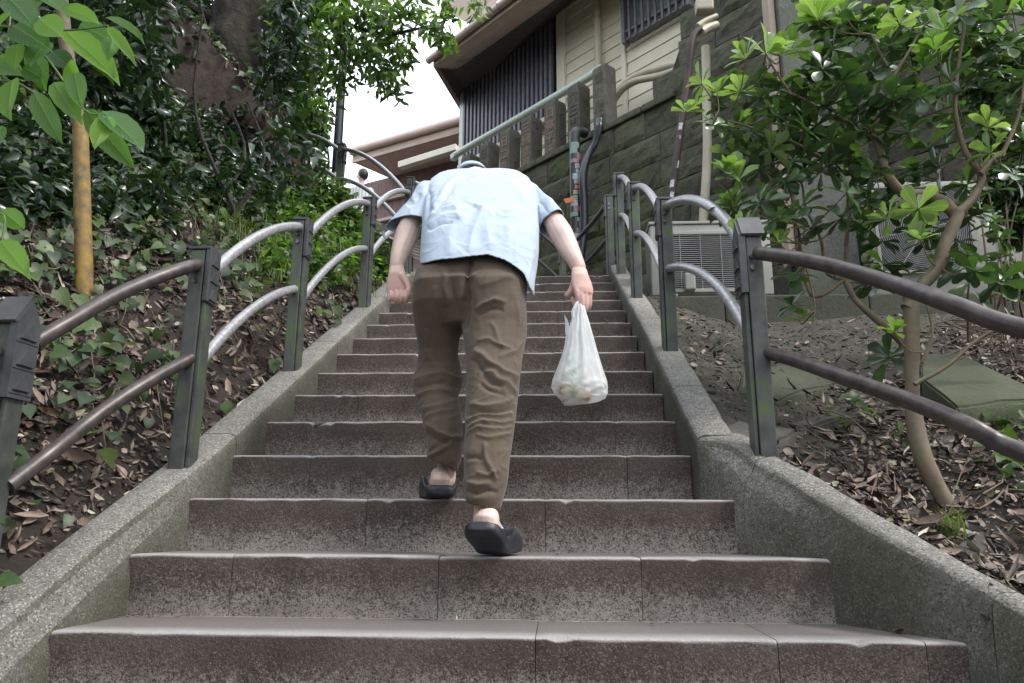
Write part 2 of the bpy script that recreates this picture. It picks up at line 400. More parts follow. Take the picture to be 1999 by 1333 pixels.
# ------------------------------------------------------------------ kerb walls beside the stairs
def curb_section(parent, path, name='wall_section'):
    """path: list of (inner_base xy, inner_top xyz, outer_top xyz); rounded inner shoulder"""
    V = []; F = []; rows = []
    for (bx, by), it, ot in path:
        it = Vector(it); ot = Vector(ot); w = ot-it
        L = w.length; wn = w.normalized()
        zb = it.z-.55
        row = [Vector((bx, by, zb)), Vector((bx, by, it.z-.14)), Vector((it.x*.25+bx*.75, it.y*.25+by*.75, it.z-.075))]
        row += [it-Vector((0, 0, .030))-wn*.003, it-Vector((0, 0, .012))+wn*.003, it+wn*.014+Vector((0, 0, -.003)), it+wn*.034, it+wn*L*.6, ot-wn*.014,
                ot-Vector((0, 0, .010)), Vector((ot.x+.004, ot.y, ot.z-.035)), Vector((ot.x+wn.x*.01, ot.y+wn.y*.01, ot.z-.7))]
        rows.append(row)
    m = len(rows[0])
    for i, row in enumerate(rows):
        for j, p in enumerate(row):
            q = p.copy(); nn = mnoise.noise(p*7)*.004+mnoise.noise(p*28)*.0018
            if 0 < j < m-1: q += Vector((nn, nn*.5, nn*.8))
            V.append(q)
    for i in range(len(rows)-1):
        for j in range(m-1): F.append((i*m+j, i*m+j+1, (i+1)*m+j+1, (i+1)*m+j))
    F.append(tuple(range(m))); F.append(tuple(range((len(rows)-1)*m, len(rows)*m))[::-1])
    o = obj(name, V, F, M['curb'], parent)
    me = o.data; bm = bmesh.new(); bm.from_mesh(me); bmesh.ops.recalc_face_normals(bm, faces=bm.faces); bm.to_mesh(me); bm.free()
    return smooth_angle(o, 60)
# left: straight, slightly battered
lc = thing('kerb_wall', 'low grey green concrete kerb wall on the leaf covered slope side, left of the stairs', 'low wall', (-1.24, Y0, Z0))
def l_row(y):
    z = nz(y)+.07
    lo = smoothstep(2.7, 1.9, y)
    xin = -1.168-.055*lo; xo = -1.300-.035*lo
    return ((XL+.004, y), (xin, y, z), (xo, y, z))
for a, b in ((.55, 1.55), (1.555, 2.72), (2.725, 3.90), (3.905, 5.0), (5.005, 6.02)):
    n = max(6, int((b-a)/.05)); curb_section(lc, [l_row(a+(b-a)*i/n) for i in range(n+1)])
# right: straight above, flaring outward below the third step
rc = thing('kerb_wall', 'low concrete kerb wall that flares outward at the bottom, right of the stairs by the tree', 'low wall', (.53, Y0, Z0))
def r_row(y):
    z = nz(y)+.13-.05*smoothstep(3.5, 6.0, y)
    return ((.472, y), (.469, y, z), (.594, y, z))
for a, b in ((2.56, 3.02), (3.025, 4.12), (4.125, 5.2), (5.205, 6.06)):
    n = max(6, int((b-a)/.05)); curb_section(rc, [r_row(a+(b-a)*i/n) for i in range(n+1)])
FL_IN = [(.470, 2.556, .282), (.520, 2.535, .278), (.567, 2.500, .262), (.612, 2.375, .190), (.668, 2.262, .134), (.745, 2.075, .030), (.838, 1.895, -.062), (.904, 1.795, -.115), (.953, 1.690, -.172), (1.09, 1.40, -.33), (1.30, .98, -.555), (1.45, .60, -.76)]
FL_OUT = [(.600, 2.60, .30), (.628, 2.585, .298), (.665, 2.52, .270), (.690, 2.405, .206), (.762, 2.280, .140), (.853, 2.054, .020), (.920, 1.915, -.055), (.972, 1.80, -.115), (1.03, 1.70, -.168), (1.18, 1.42, -.32), (1.41, 1.0, -.545), (1.56, .62, -.75)]
FL_B = [(.472, 2.552), (.505, 2.49), (.53, 2.43), (.565, 2.36), (.615, 2.24), (.722, 2.09), (.805, 1.93), (.892, 1.79), (.94, 1.68), (1.08, 1.38), (1.29, .96), (1.44, .58)]
def interp_path(L, t):
    i = min(int(t), len(L)-2); f = t-i
    return tuple(a*(1-f)+b*f for a, b in zip(L[i], L[i+1]))
for t0, t1 in ((0, 2.9), (2.93, 7.4), (7.43, 11)):
    n = int((t1-t0)*5)+2
    curb_section(rc, [(interp_path(FL_B, t0+(t1-t0)*i/n), interp_path(FL_IN, t0+(t1-t0)*i/n), interp_path(FL_OUT, t0+(t1-t0)*i/n)) for i in range(n+1)])

# ------------------------------------------------------------------ second flight, up to the left along the stone wall
fl2 = thing('upper_staircase', None, None, (-.6, 6.6, ZL)); fl2['kind'] = 'structure'
D2 = Vector((-.7022, .7120, 0)); N2 = Vector((.7120, .7022, 0)); C2 = Vector((-.55, 6.55, 0))
N_F2 = 26
def f2_z(s): return ZL+RZ*(int(s/.3)+1) if s >= 0 else ZL
for k in range(N_F2):
    a = C2+D2*(.3*k); z = ZL+RZ*(k+1)
    # every step a block with a light nosing
    mb = MB(); c = a+D2*.165+Vector((0, 0, z-RZ/2-.01))
    mb.bbox(c, .33, 1.75, RZ+.03, .009, ax=(D2, N2, Vector((0, 0, 1))))
    mb.obj('step_block', M['step'], fl2)
# second flight end + plaza
PLZ = ZL+RZ*17
E2 = C2+D2*(.3*17)
slab('upper_plaza', [tuple((E2-N2*1.2)[:2]), tuple((E2+N2*.88)[:2]), tuple((E2+N2*1.4+D2*.3)[:2]), (1.0, 19), (-14, 19), (-14, 12.5)], PLZ-.002, .3, M['conc'])
kb = thing('kerb_wall', 'narrow concrete kerb on the left edge of the upper staircase', 'low wall', tuple(C2-N2*.94)[:2]+(ZL,))
for i in range(5):
    mb = MB(); a = C2-N2*.94+D2*(i*1.02); b = a+D2*1.01
    za, zb = ZL+.17+.535*i*1.02, ZL+.17+.535*(i*1.02+1.01)
    mb.prism([a-N2*.06+Vector((0, 0, za-.6)), b-N2*.06+Vector((0, 0, zb-.6)), b-N2*.06+Vector((0, 0, zb+.08)), a-N2*.06+Vector((0, 0, za+.08))], N2*.11)
    mb.obj('wall_section', M['curb'], kb)

# ------------------------------------------------------------------ terrain
LPATH = [(-1.25, -3.0), (-1.25, 5.95)]+[tuple((C2-N2*.97+D2*s)[:2]) for s in (0.1, 5.2)]+[(-14, 13.0)]
LZ = [max(nz(-3.0), -1.05), nz(5.95)+.0, ZL+.1, ZL+.1+.535*5.1, PLZ]
def l_near(x, y):
    best = None
    for i in range(len(LPATH)-1):
        ax, ay = LPATH[i]; bx, by = LPATH[i+1]; dx, dy = bx-ax, by-ay
        t = max(0, min(1, ((x-ax)*dx+(y-ay)*dy)/(dx*dx+dy*dy))); px, py = ax+dx*t, ay+dy*t
        d = math.hypot(x-px, y-py)
        if best is None or d < best[0]:
            side = dx*(y-ay)-dy*(x-ax)
            z = LZ[i]+(LZ[i+1]-LZ[i])*t if i else max(-1.05, nz(py))
            best = (d, z, side)
    return best
def gl(x, y):
    d, z, s = l_near(x, y)
    if s < 0: return z-.12
    h = .92*min(d, 2.2)+.62*max(0, min(d-2.2, 6))
    return z-.03+h*smoothstep(-.05, .4, d+.12)+noise(x, y, 0, 1.3)*.14*min(1, d*2)+noise(x, y, 3, 5)*.035*min(1, d*3)
def xo(y):
    if y >= 2.6: return .594
    for a, b in zip(FL_OUT[:-1], FL_OUT[1:]):
        if b[1] <= y <= a[1]: return a[0]+(b[0]-a[0])*(a[1]-y)/max(1e-6, a[1]-b[1])
    return 1.56+(.62-y)*.3
def gr(x, y):
    d = x-xo(y)
    z = nz(y)+.075-.34*max(0, min(d, .6))+.04*max(0, d-.6)
    return max(z, -1.06)+noise(x, y, 5, 2.2)*.035*min(1, max(0, d*4))+noise(x, y, 8, 7)*.022+noise(x, y, 3, 16)*.008
def grid_terrain(name, f, keep, x0, x1, y0, y1, st, mat):
    nx = int((x1-x0)/st)+1; nyy = int((y1-y0)/st)+1
    X = np.linspace(x0, x1, nx); Y = np.linspace(y0, y1, nyy)
    V = [(x, y, f(x, y)) for y in Y for x in X]; F = []
    for j in range(nyy-1):
        for i in range(nx-1):
            if keep((X[i]+X[i+1])/2, (Y[j]+Y[j+1])/2): F.append((j*nx+i, j*nx+i+1, (j+1)*nx+i+1, (j+1)*nx+i))
    o = obj(name, V, F, mat, smooth=True); o['kind'] = 'structure'
    bm = bmesh.new(); bm.from_mesh(o.data); bmesh.ops.delete(bm, geom=[v for v in bm.verts if not v.link_faces], context='VERTS'); bm.to_mesh(o.data); bm.free()
    return o
grid_terrain('hillside', gl, lambda x, y: l_near(x, y)[2] > -.0 or l_near(x, y)[0] < .06, -11, -1.2, -3, 13.5, .085, M['soil'])
m, t, o_, p_ = nodes('packed_earth'); v_ = worldpos(t)
bare = ramp(t, [(.32, (.045, .038, .030)), (.5, (.085, .080, .058)), (.66, (.16, .145, .12))], ntex(t, v_, 10, 9, .8)).outputs[0]
so = ramp(t, [(.3, (.016, .012, .009)), (.7, (.055, .040, .030))], ntex(t, v_, 18, 7, .7)).outputs[0]
sp = t.nodes.new('ShaderNodeSeparateXYZ'); t.links.new(v_, sp.inputs[0])
fac = math_(t, 'ADD', math_(t, 'SUBTRACT', sp.outputs[1], math_(t, 'MULTIPLY', sp.outputs[0], 1.15)), math_(t, 'MULTIPLY', ntex(t, v_, 4, 4), .8))
t.links.new(mixc(t, ramp(t, [(1.9/4, g3(0)), (2.25/4, g3(1))], math_(t, 'DIVIDE', fac, 4)).outputs[0], so, bare), p_.inputs['Base Color'])
p_.inputs['Roughness'].default_value = .9; bump(t, p_, math_(t, 'ADD', ntex(t, v_, 70, 6, .8), ntex(t, v_, 16, 6, .7)), 1.0, .03)
grid_terrain('leafy_ground', gr, lambda x, y: x > xo(y)-.06, .5, 6.5, -2, 4.87, .045, m)

# ------------------------------------------------------------------ concrete base wall + terrace with the outdoor units
TER = 1.475
bw = thing('base_wall', 'low dark concrete wall carrying the air conditioner units behind the tree', 'low wall', (1.5, 4.9, 1.1))
for i, (a, b) in enumerate(((.605, 1.12), (1.125, 2.05), (2.055, 2.95), (2.955, 4.2), (4.205, 6.2))):
    mb = MB(); mb.bbox(((a+b)/2, 5.02+.0*i, TER-.45), b-a, .30, .90, .012); mb.obj('wall_section', M['conc'], bw)
slab('terrace', [(.60, 5.17), (6.2, 5.17), (6.2, 7.5), (2.6, 7.5), (.60, 7.2)], TER-.006, .3, M['conc'])

# ------------------------------------------------------------------ stone retaining wall, stone by stone
sw = thing('stone_wall', 'tall mossy wall of rough tuff blocks beneath the carved posts', 'wall', tuple(WP(0, ZL)))
def stone(u0, u1, z0, z1, n0, rng):
    nx, nzz = 8, 5; V = []; F = []
    sd_ = rng.random()*50; proud = rng.uniform(-.012, .02)
    for j in range(nzz+1):
        for i in range(nx+1):
            a, b = i/nx, j/nzz; e = min(a, 1-a, b, 1-b)
            bul = proud+.006*smoothstep(0, .14, e)+.020*mnoise.noise(Vector((a*2.2+sd_, b*2.2, 0)))+.020*mnoise.noise(Vector((a*6+sd_, b*5, 3)))
            if e == 0: bul = -.006+.008*mnoise.noise(Vector((a*5+sd_, b*5, 9)))
            ju = mnoise.noise(Vector((sd_, j*.9, i*1.0)))*.008 if i in (0, nx) else 0
            jz = mnoise.noise(Vector((sd_+9, j*1.0, i*.9)))*.008 if j in (0, nzz) else 0
            V.append(WP(u0+(u1-u0)*a+ju, z0+(z1-z0)*b+jz, n0+bul))
    w_ = nx+1
    for j in range(nzz):
        for i in range(nx): F.append((j*w_+i, j*w_+i+1, (j+1)*w_+i+1, (j+1)*w_+i))
    per = [i for i in range(w_)]+[j*w_+nx for j in range(1, nzz+1)]+[nzz*w_+i for i in range(nx-1, -1, -1)]+[j*w_ for j in range(nzz-1, 0, -1)]
    b = len(V)
    for q in per: V.append(V[q]-WN*.10)
    for i in range(len(per)): F.append((per[i], b+i, b+(i+1) % len(per), per[(i+1) % len(per)]))
    o = obj('stone', V, F, M['rock'], sw, smooth=False)
    return o
rs = random.Random(21)
def wall_top(u):
    if u < 1.0: return 4.42
    if u < 1.7: return 4.42+(u-1.0)*1.6
    return 5.9
z = 1.30; row = 0
HS = [.30, .27, .32, .29, .31, .28, .30, .30, .27, .275, .30, .29, .30, .28, .3]
zz = [1.35]
for h in [.32, .29, .31, .29, .31, .30, .29, .31, .32, .33]: zz.append(zz[-1]+h)
zz[-1] = 4.42
zz += [4.74, 5.04, 5.35, 5.63, 5.9]
for r_ in range(len(zz)-1):
    z0, z1 = zz[r_], zz[r_+1]
    u = -4.6+rs.random()*.4
    uend = 4.3
    while u < uend:
        L = rs.uniform(.38, .72); u1 = min(u+L, uend)
        um = (u+u1)/2
        if wall_top(um) >= z1-.02 and not (z1 < ZL-.02 and um < .9):
            stone(u+.004, u1-.004, z0+.004, z1-.004, 0, rs)
        u = u1
mb = MB()
mb.prism([WP(-4.6, 1.2, -.06), WP(4.3, 1.2, -.06), WP(4.3, 5.85, -.06), WP(1.75, 5.85, -.06), WP(1.0, 4.38, -.06), WP(-4.6, 4.38, -.06)], -WN*.4)
mb.obj('wall_core', M['rockcore'], sw)
# rounded coping blocks on top of the low part
u = -4.5
while u < 1.0:
    L = rs.uniform(.4, .6); mb = MB(); mb.bbox(WP(u+L/2, 4.445, -.13), L-.01, .34, .085, .02, ax=(WD, -WN, Vector((0, 0, 1)))); mb.obj('coping_stone', M['rock'], sw); u += L

# ------------------------------------------------------------------ carved stone posts
POSTS = [(.01, 5.41, '講心瑠璃', 'tallest mossy stone post with deep dark carving, nearest the beige pipes'),
         (-.42, 5.36, '六三門', 'mossy green stone post just left of the black hose'),
         (-.84, 5.31, '口弥平徳', 'stone post with pinkish carved letters, third from the beige pipes'),
         (-1.29, 5.28, '三回彦蔵', 'stone post with red tinted letters, fourth from the beige pipes'),
         (-1.73, 5.27, '日二巻', 'stone post with tiny red letters, fifth from the beige pipes'),
         (-2.17, 5.25, '日弁', 'small looking grey stone post, sixth from the beige pipes'),
         (-2.60, 5.23, '永井', 'stone post at the lower end of the pale green pipe, above the bowed head')]
def char_mesh(ch, size):
    c = bpy.data.curves.new('t', 'FONT'); c.body = ch; c.size = size; c.extrude = .0025; c.align_x = 'CENTER'; c.align_y = 'CENTER'; c.resolution_u = 2
    o = bpy.data.objects.new('t', c); COL.objects.link(o); bpy.context.view_layer.update()
    me = bpy.data.meshes.new_from_object(o.evaluated_get(bpy.context.evaluated_depsgraph_get()))
    V = [v.co.copy() for v in me.vertices]; F = [tuple(p.vertices) for p in me.polygons]
    bpy.data.objects.remove(o); bpy.data.curves.remove(c); bpy.data.meshes.remove(me)
    return V, F
for i, (u, zt, txt, lab) in enumerate(POSTS):
    t_ = thing('stone_post', lab, 'stone post', tuple(WP(u+.1, 4.48, -.2)), 'carved stone posts on top of the wall')
    W_ = .2; zb = 4.49; n0, n1 = -.10, -.30
    mb = MB()
    zs = [zb, zb+.02, (zb+zt)/2, zt-.05, zt-.012, zt]; ins = [0, 0, 0, 0, .012, .05]
    rows = []
    for z_, s_ in zip(zs, ins):
        rows.append([WP(u+s_, z_, n0-s_), WP(u+W_-s_, z_, n0-s_), WP(u+W_-s_, z_, n1+s_), WP(u+s_, z_, n1+s_)])
    V = [p+Vector((rs.uniform(-.004, .004), rs.uniform(-.004, .004), rs.uniform(-.005, .005))) for r in rows for p in r]
    F = [(a*4+b, a*4+(b+1) % 4, a*4+4+(b+1) % 4, a*4+4+b) for a in range(5) for b in range(4)]+[(20, 21, 22, 23), (3, 2, 1, 0)]
    obj('shaft', V, F, M['post_stone'], t_)
    ins_ = MB(); sz = min(.19, (zt-zb-.12)/len(txt))
    for k, ch in enumerate(txt):
        cv, cf = char_mesh(ch, .155); zc = zt-.10-sz*(k+.5)
        (ins_ if True else 0).add([WP(u+W_/2, zc, n0+.003)+WD*(p.x)+Vector((0, 0, p.y*sz/.17))+WN*p.z for p in cv], cf)
    ins_.obj('inscription', M['inscr'] if i in (2, 3, 4) else M['rock'], t_, kind='stuff')
rod = MB()
for zr in (4.75, 5.08):
    rod.tube([WP(-2.9, zr, -.2), WP(.15, zr+.02, -.2)], .007, 6)
tag(rod.obj('iron_rod', M['cap']), 'thin dark iron rods tying the carved stone posts together', 'rod')

# ------------------------------------------------------------------ cream wooden building
bd = thing('wooden_building', 'cream clapboard building with dark lattice window and brown eaves above the stone wall', 'building', tuple(WP(-1, 4.3, -1)))
NB = -.90
mb = MB(); mb.prism([WP(-3.62, 4.2, NB-.03), WP(1.35, 4.2, NB-.03), WP(1.35, 9.0, NB-.03), WP(-3.62, 7.6, NB-.03)], -WN*.3+Vector((0, 0, 0))); mb.obj('wall_backing', M['void'], bd)
def board(u0, u1, z0, h):
    mb = MB(); A = [WP(u0, z0, NB+.018), WP(u0, z0+h+.012, NB+.002), WP(u0, z0+h+.012, NB-.02), WP(u0, z0, NB-.02)]
    mb.prism(A, WD*(u1-u0)); mb.obj('board', M['siding'], bd)
zb = 4.25
while zb < 8.6:
    for a, b in ((-1.20, -.165), (-.085, 1.34)): board(a, b, zb, .172)
    if zb < 5.6: board(-3.55, -1.215, zb, .172)
    zb += .18
def vstrip(name, u, w, z0, z1, n, d, mat):
    mb = MB(); mb.bbox(WP(u, (z0+z1)/2, n), w, d, z1-z0, .004, ax=(WD, -WN, Vector((0, 0, 1)))); return mb.obj(name, mat, bd)
vstrip('corner_board', -3.60, .10, 4.2, 7.36, NB+.02, .09, M['palepipe'])
vstrip('corner_board', -1.30, .15, 5.66, 8.8, NB+.01, .05, M['siding'])
vstrip('trim_strip', -1.215, .03, 4.2, 8.8, NB+.03, .04, M['trim'])
vstrip('trim_strip', -.125, .07, 4.2, 8.8, NB+.03, .045, M['trim'])
# big lattice bay
lat = MB(); lat.box(WP(-2.48, 6.53, NB-.05), 2.16, .05, 1.70, ax=(WD, -WN, Vector((0, 0, 1))))
lb = lat.obj('lattice_window', M['void'], bd)
uu = -3.52
while uu < -1.42:
    mb = MB(); mb.bbox(WP(uu, 6.53, NB+.045), .05, .06, 1.69, .006, ax=(WD, -WN, Vector((0, 0, 1)))); mb.obj('slat', M['lattice'], lb)
    uu += .0975
for zr in (5.86, 7.2):
    mb = MB(); mb.box(WP(-2.48, zr, NB+.0), 2.14, .025, .05, ax=(WD, -WN, Vector((0, 0, 1)))); mb.obj('rail', M['lattice'], lb)
vstrip('sill', -2.48, 2.2, 5.60, 5.67, NB+.06, .16, M['siding'])
# right window with grille
win = MB(); win.box(WP(.50, 6.75, NB+.03), 1.0, .05, 1.25, ax=(WD, -WN, Vector((0, 0, 1))))
m_, t_, oo, pp = nodes('curtain_glass'); g_ = ntex(t_, worldpos(t_), 6, 4)
t_.links.new(ramp(t_, [(.3, (.10, .14, .11)), (.7, (.26, .32, .26))], g_).outputs[0], pp.inputs['Base Color']); pp.inputs['Roughness'].default_value = .12
wo = win.obj('window', m_, bd)
for u_, w_ in ((.0, .05), (1.0, .05)):
    mb = MB(); mb.bbox(WP(u_, 6.72, NB+.13), w_, .12, 1.34, .004, ax=(WD, -WN, Vector((0, 0, 1)))); mb.obj('frame', M['lattice'], wo)
for z_ in (6.10, 6.22):
    mb = MB(); mb.bbox(WP(.5, z_, NB+.13), 1.0, .06, .035, .004, ax=(WD, -WN, Vector((0, 0, 1)))); mb.obj('frame', M['lattice'], wo)
for k in range(9):
    mb = MB(); mb.bbox(WP(.10+k*.105, 6.72, NB+.17), .03, .035, 1.30, .004, ax=(WD, -WN, Vector((0, 0, 1)))); mb.obj('slat', M['lattice'], wo)
# eaves
def P_at_z(u, v, z): d = ray(u, v); return d*(z/d.z)
C1 = WP(-3.05, 6.84, .14); Bt = WP(-2.66, 6.80, 0.0); Wc = WP(-3.62, 7.385, NB+.02); E1 = P_at_z(897, 222, 6.86)
def plate(pts, th=.03): mb = MB(); mb.prism(pts, (0, 0, th)); return mb
for k in range(7):     # soffit boards
    a, b = -3.57+k*.8, -3.57+(k+1)*.8-.006
    a0 = max(a, -2.66)
    A = [WP(a0, 6.80, .0), WP(b, 6.80, .0), WP(b, 7.385, NB+.02), WP(a, 7.385, NB+.02)]
    plate(A).obj('soffit_board', M['soffit'], bd)
plate([C1, Bt, Wc, E1]).obj('soffit_board', M['soffit'], bd)
fa = MB(); fa.prism([C1, Bt, WP(2.0, 6.80, 0.0), WP(2.0, 6.84, .14)], (0, 0, .05)); fa.prism([WP(-3.05, 6.89, .14), WP(2.0, 6.89, .14), WP(2.0, 7.02, .12), WP(-3.05, 7.02, .12)], -WN*.03)
fa.obj('fascia', M['fascia'], bd)
gt = MB(); gt.tube([WP(-3.1, 6.93, .20), WP(2.0, 6.96, .20)], .055, 12); go = smooth_angle(gt.obj('gutter', M['gutter'], bd))
for k in range(7):
    mb = MB(); mb.tube([WP(-2.8+k*.7, 6.97, .13), WP(-2.8+k*.7, 6.865, .20), WP(-2.8+k*.7, 6.95, .27)], .006, 6); mb.obj('bracket', M['bolt'], go)
rf = MB(); rf.prism([C1+Vector((0, 0, .07)), WP(2.4, 6.93, .14), WP(2.4, 8.9, -2.6), WP(-2.6, 8.9, -3.2), E1+Vector((0, 0, .1))], (0, 0, .12)); rf.obj('roof', M['roof'], bd)
# second, higher roof corner seen through the leaves
rf2 = MB(); a = at(855, 20, 12.5); b = at(925, 55, 12.0); c_ = at(925, -60, 13.0); rf2.prism([a, b, b+WD*3+Vector((0, 0, 1.2)), c_], (0, 0, .2)); rf2.obj('roof', M['fascia'], bd)
# pipes
mb = MB(); mb.tube(catmull([WP(-3.28, 5.60, -.5), WP(-3.2, 5.655, -.5), WP(-1.5, 5.66, -.5), WP(-.30, 5.665, -.5)], 6), .055, 12); smooth_angle(mb.obj('horizontal_pipe', M['palepipe'], bd))
mb = MB(); mb.tube(catmull([WP(-.36, 5.665, -.5), WP(-.22, 5.66, -.48), WP(-.16, 5.60, -.46), WP(-.15, 5.30, -.46)], 5), .062, 12); smooth_angle(mb.obj('pipe_elbow', M['palepipe'], bd))
mb = MB(); mb.tube([WP(-.52, 4.6, NB+.1), WP(-.50, 8.6, NB+.1)], .05, 12); mb.tube([WP(-.50, 7.05, NB+.1), WP(-.50, 7.15, NB+.1)], .062, 12); smooth_angle(mb.obj('downpipe', M['beigepipe'], bd))
for dz, dn in ((0, 0), (-.10, .05)):
    mb = MB(); mb.tube(catmull([WP(-.24+dn, 4.98+dz, -.56), WP(-.05, 5.22+dz*1.2, -.55+dn), WP(.25, 5.36+dz, -.56+dn), WP(.7, 5.28+dz, -.56), WP(1.05, 5.20+dz*.3, -.62)], 7), .045, 10)
    smooth_angle(mb.obj('cable_sleeve', M['beigepipe'], bd))
vstrip('dark_panel', 1.85, 1.0, 5.2, 9.2, -.35, .06, M['void'])
vstrip('corner_board', 1.36, .05, 5.4, 9.0, -.42, .10, M['palepipe'])

# ------------------------------------------------------------------ brown building further up
b2 = thing('brown_building', 'brown building with wide eaves in the background at the top of the stairs', 'building', (-3, 15, PLZ))
A2 = at(905, 236, 14.0); d_ = ray(688, 301); B2 = d_*(A2.z/d_.z); dir2 = (B2-A2).normalized(); nrm2 = Vector((-dir2.y, dir2.x, 0)); nrm2 = nrm2 if nrm2.y < 0 else -nrm2
B3 = B2+dir2*.05; A3 = A2-dir2*4
mb = MB(); mb.tube([A3+nrm2*.06, B3+nrm2*.06], .08, 10); smooth_angle(mb.obj('gutter', M['gutter'], b2))
mb = MB(); mb.prism([A3, B3, B3+Vector((0, 0, -.24)), A3+Vector((0, 0, -.24))], -nrm2*.05); mb.obj('fascia', M['fascia'], b2)
for k in range(8):
    L = (B3-A3).length/8; a = A3+dir2*(L*k); b = A3+dir2*(L*(k+1)-.01)
    mb = MB(); mb.prism([a+Vector((0, 0, -.22)), b+Vector((0, 0, -.22)), b-nrm2*1.3+Vector((0, 0, -.05)), a-nrm2*1.3+Vector((0, 0, -.05))], (0, 0, .04)); mb.obj('soffit_board', M['soffit'], b2)
mb = MB(); mb.prism([A3+Vector((0, 0, .05)), B3+Vector((0, 0, .05)), B3-nrm2*4+Vector((0, 0, 1.4)), A3-nrm2*4+Vector((0, 0, 1.4))], (0, 0, .1)); mb.obj('roof', M['roof'], b2)
wx = simple('brown_boards', (.11, .06, .048), (.17, .10, .08), 6, .6)
k = 0; L = (B3-A3).length+1.2
while k*.22 < L:
    a = A3-nrm2*1.3+dir2*(k*.22); mb = MB(); mb.box(a+dir2*.11+Vector((0, 0, -1.9)), .213, .04, 3.7, ax=(dir2, nrm2, Vector((0, 0, 1)))); mb.obj('board', wx, b2); k += 1
for zo, th in ((-.62, .12), (-1.15, .07), (-1.75, .1)):
    mb = MB(); mb.box((A3+B3)/2+dir2*.6-nrm2*1.22+Vector((0, 0, zo)), (B3-A3).length+1.2, .10, th, ax=(dir2, nrm2, Vector((0, 0, 1)))); mb.obj('beam', M['fascia'], b2)
pa, pb = at(777, 326, 13.6), at(889, 290, 13.1); ax_ = (pb-pa).normalized(); mb = MB(); mb.bbox((pa+pb)/2, (pb-pa).length, .14, .13, .01, ax=(ax_, ax_.cross(Vector((0, 0, 1))).normalized(), ax_.cross(ax_.cross(Vector((0, 0, 1)))).normalized()))
tag(mb.obj('ceiling_light', M['trim']), 'long white lamp cover under the eaves of the brown building', 'light')

# ------------------------------------------------------------------ grey pillar and slab at right, dark wall behind
pl = thing('concrete_pillar', 'square grey concrete pillar standing behind the tree on the base wall', 'pillar', (1.95, 5.35, TER))
mb = MB(); mb.bbox((1.975, 5.42, 3.4), .42, .30, 3.9, .012); mb.obj('shaft', M['pillar'], pl)
mb = MB(); mb.bbox((1.735, 5.40, 3.6), .05, .16, 3.5, .008); mb.obj('board', M['fascia'], pl)
cw = thing('concrete_wall', 'dark weathered concrete wall above the big air conditioner unit', 'wall', (3.5, 5.75, 2.8))
mb = MB(); mb.bbox((4.2, 5.95, 4.35), 3.6, .25, 2.0, .02); mb.obj('upper_slab', M['pillar'], cw)
mb = MB(); mb.bbox((4.2, 6.05, 2.2), 3.7, .2, 2.4, .02); mb.obj('lower_wall', M['conc'], cw)
# ------------------------------------------------------------------ handrails
def mk_post(parent, x, y, zb, zt, inner, pointed=False, cols=M):
    """inner = +1 when the stairs lie on the +x side"""
    mb = MB(); zt2 = zt-.012
    mb.bbox((x-inner*.006, y, (zb-.05+zt2)/2), .052, .074, zt2-zb+.05, .004)
    p = mb.obj('post', M['railpost'], parent)
    mb = MB(); mb.bbox((x+inner*.029, y, (zb-.05+zt-.2)/2), .014, .062, zt-.2-zb+.05, .003); mb.obj('cover_strip', M['railpost'], p)
    c = MB(); xc = x+inner*.034
    if pointed:
        c.prism([(xc-.011, y-.044, zt-.21), (xc-.011, y+.044, zt-.21), (xc-.011, y+.044, zt-.01), (xc-.011, y, zt+.055), (xc-.011, y-.044, zt-.01)], (.022, 0, 0))
        a, b = (x-.036, x+.040)
        for s in (-1, 1): c.prism([(a, y+s*.046, zt-.016), (a, y, zt+.057), (a, y, zt+.067), (a, y+s*.052, zt-.010)], (b-a, 0, 0))
        f = xc+inner*.0115
        for j, zc in enumerate((zt-.17, zt-.105, zt-.035)):
            c.box((f, y, zc-.026), .003, .082, .004)
            tri = [(f, y-.030, zc-.018), (f, y+.030, zc-.018), (f, y, zc+.026)]
            c.prism(tri, (inner*.006, 0, 0))
    else:
        c.bbox((xc, y, zt-.10), .020, .078, .20, .004); c.bbox((x, y, zt-.004), .080, .082, .012, .003)
        f = xc+inner*.0105
        for zc in (zt-.17, zt-.105, zt-.045):
            c.prism([(f, y-.028, zc-.02), (f, y+.028, zc-.02), (f, y, zc+.022)], (inner*.004, 0, 0))
    c.obj('cap', M['cap'], p)
    for dz in (.085, .125):
        b = MB(); b.tube([(x-.004, y-.036, zt-dz), (x-.004, y-.046, zt-dz)], .010, 8); b.obj('bolt', M['bolt'], p)
    return p
def arc(parent, A, B, r, mat, name='top_rail', hump=False):
    "A upper end, B lower end; level at A, dropping at B"
    A = Vector(A); B = Vector(B); d = B-A; h = Vector((d.x, d.y, 0))
    P1 = A+h*.35+Vector((0, 0, d.z*.20)); P2 = A+h*.68+Vector((0, 0, d.z*.54)); pts = []
    if hump: P1 = A+h*.42+Vector((0, 0, d.z*.16)); P2 = A+h*.84+Vector((0, 0, d.z*.54))
    for i in range(19):
        t = i/18; pts.append(A*(1-t)**3+P1*3*t*(1-t)**2+P2*3*t*t*(1-t)+B*t**3)
    mb = MB(); mb.tube(pts, r, 14); return smooth_angle(mb.obj(name, mat, parent), 60)
def flange(parent, p): pass
HB = .75
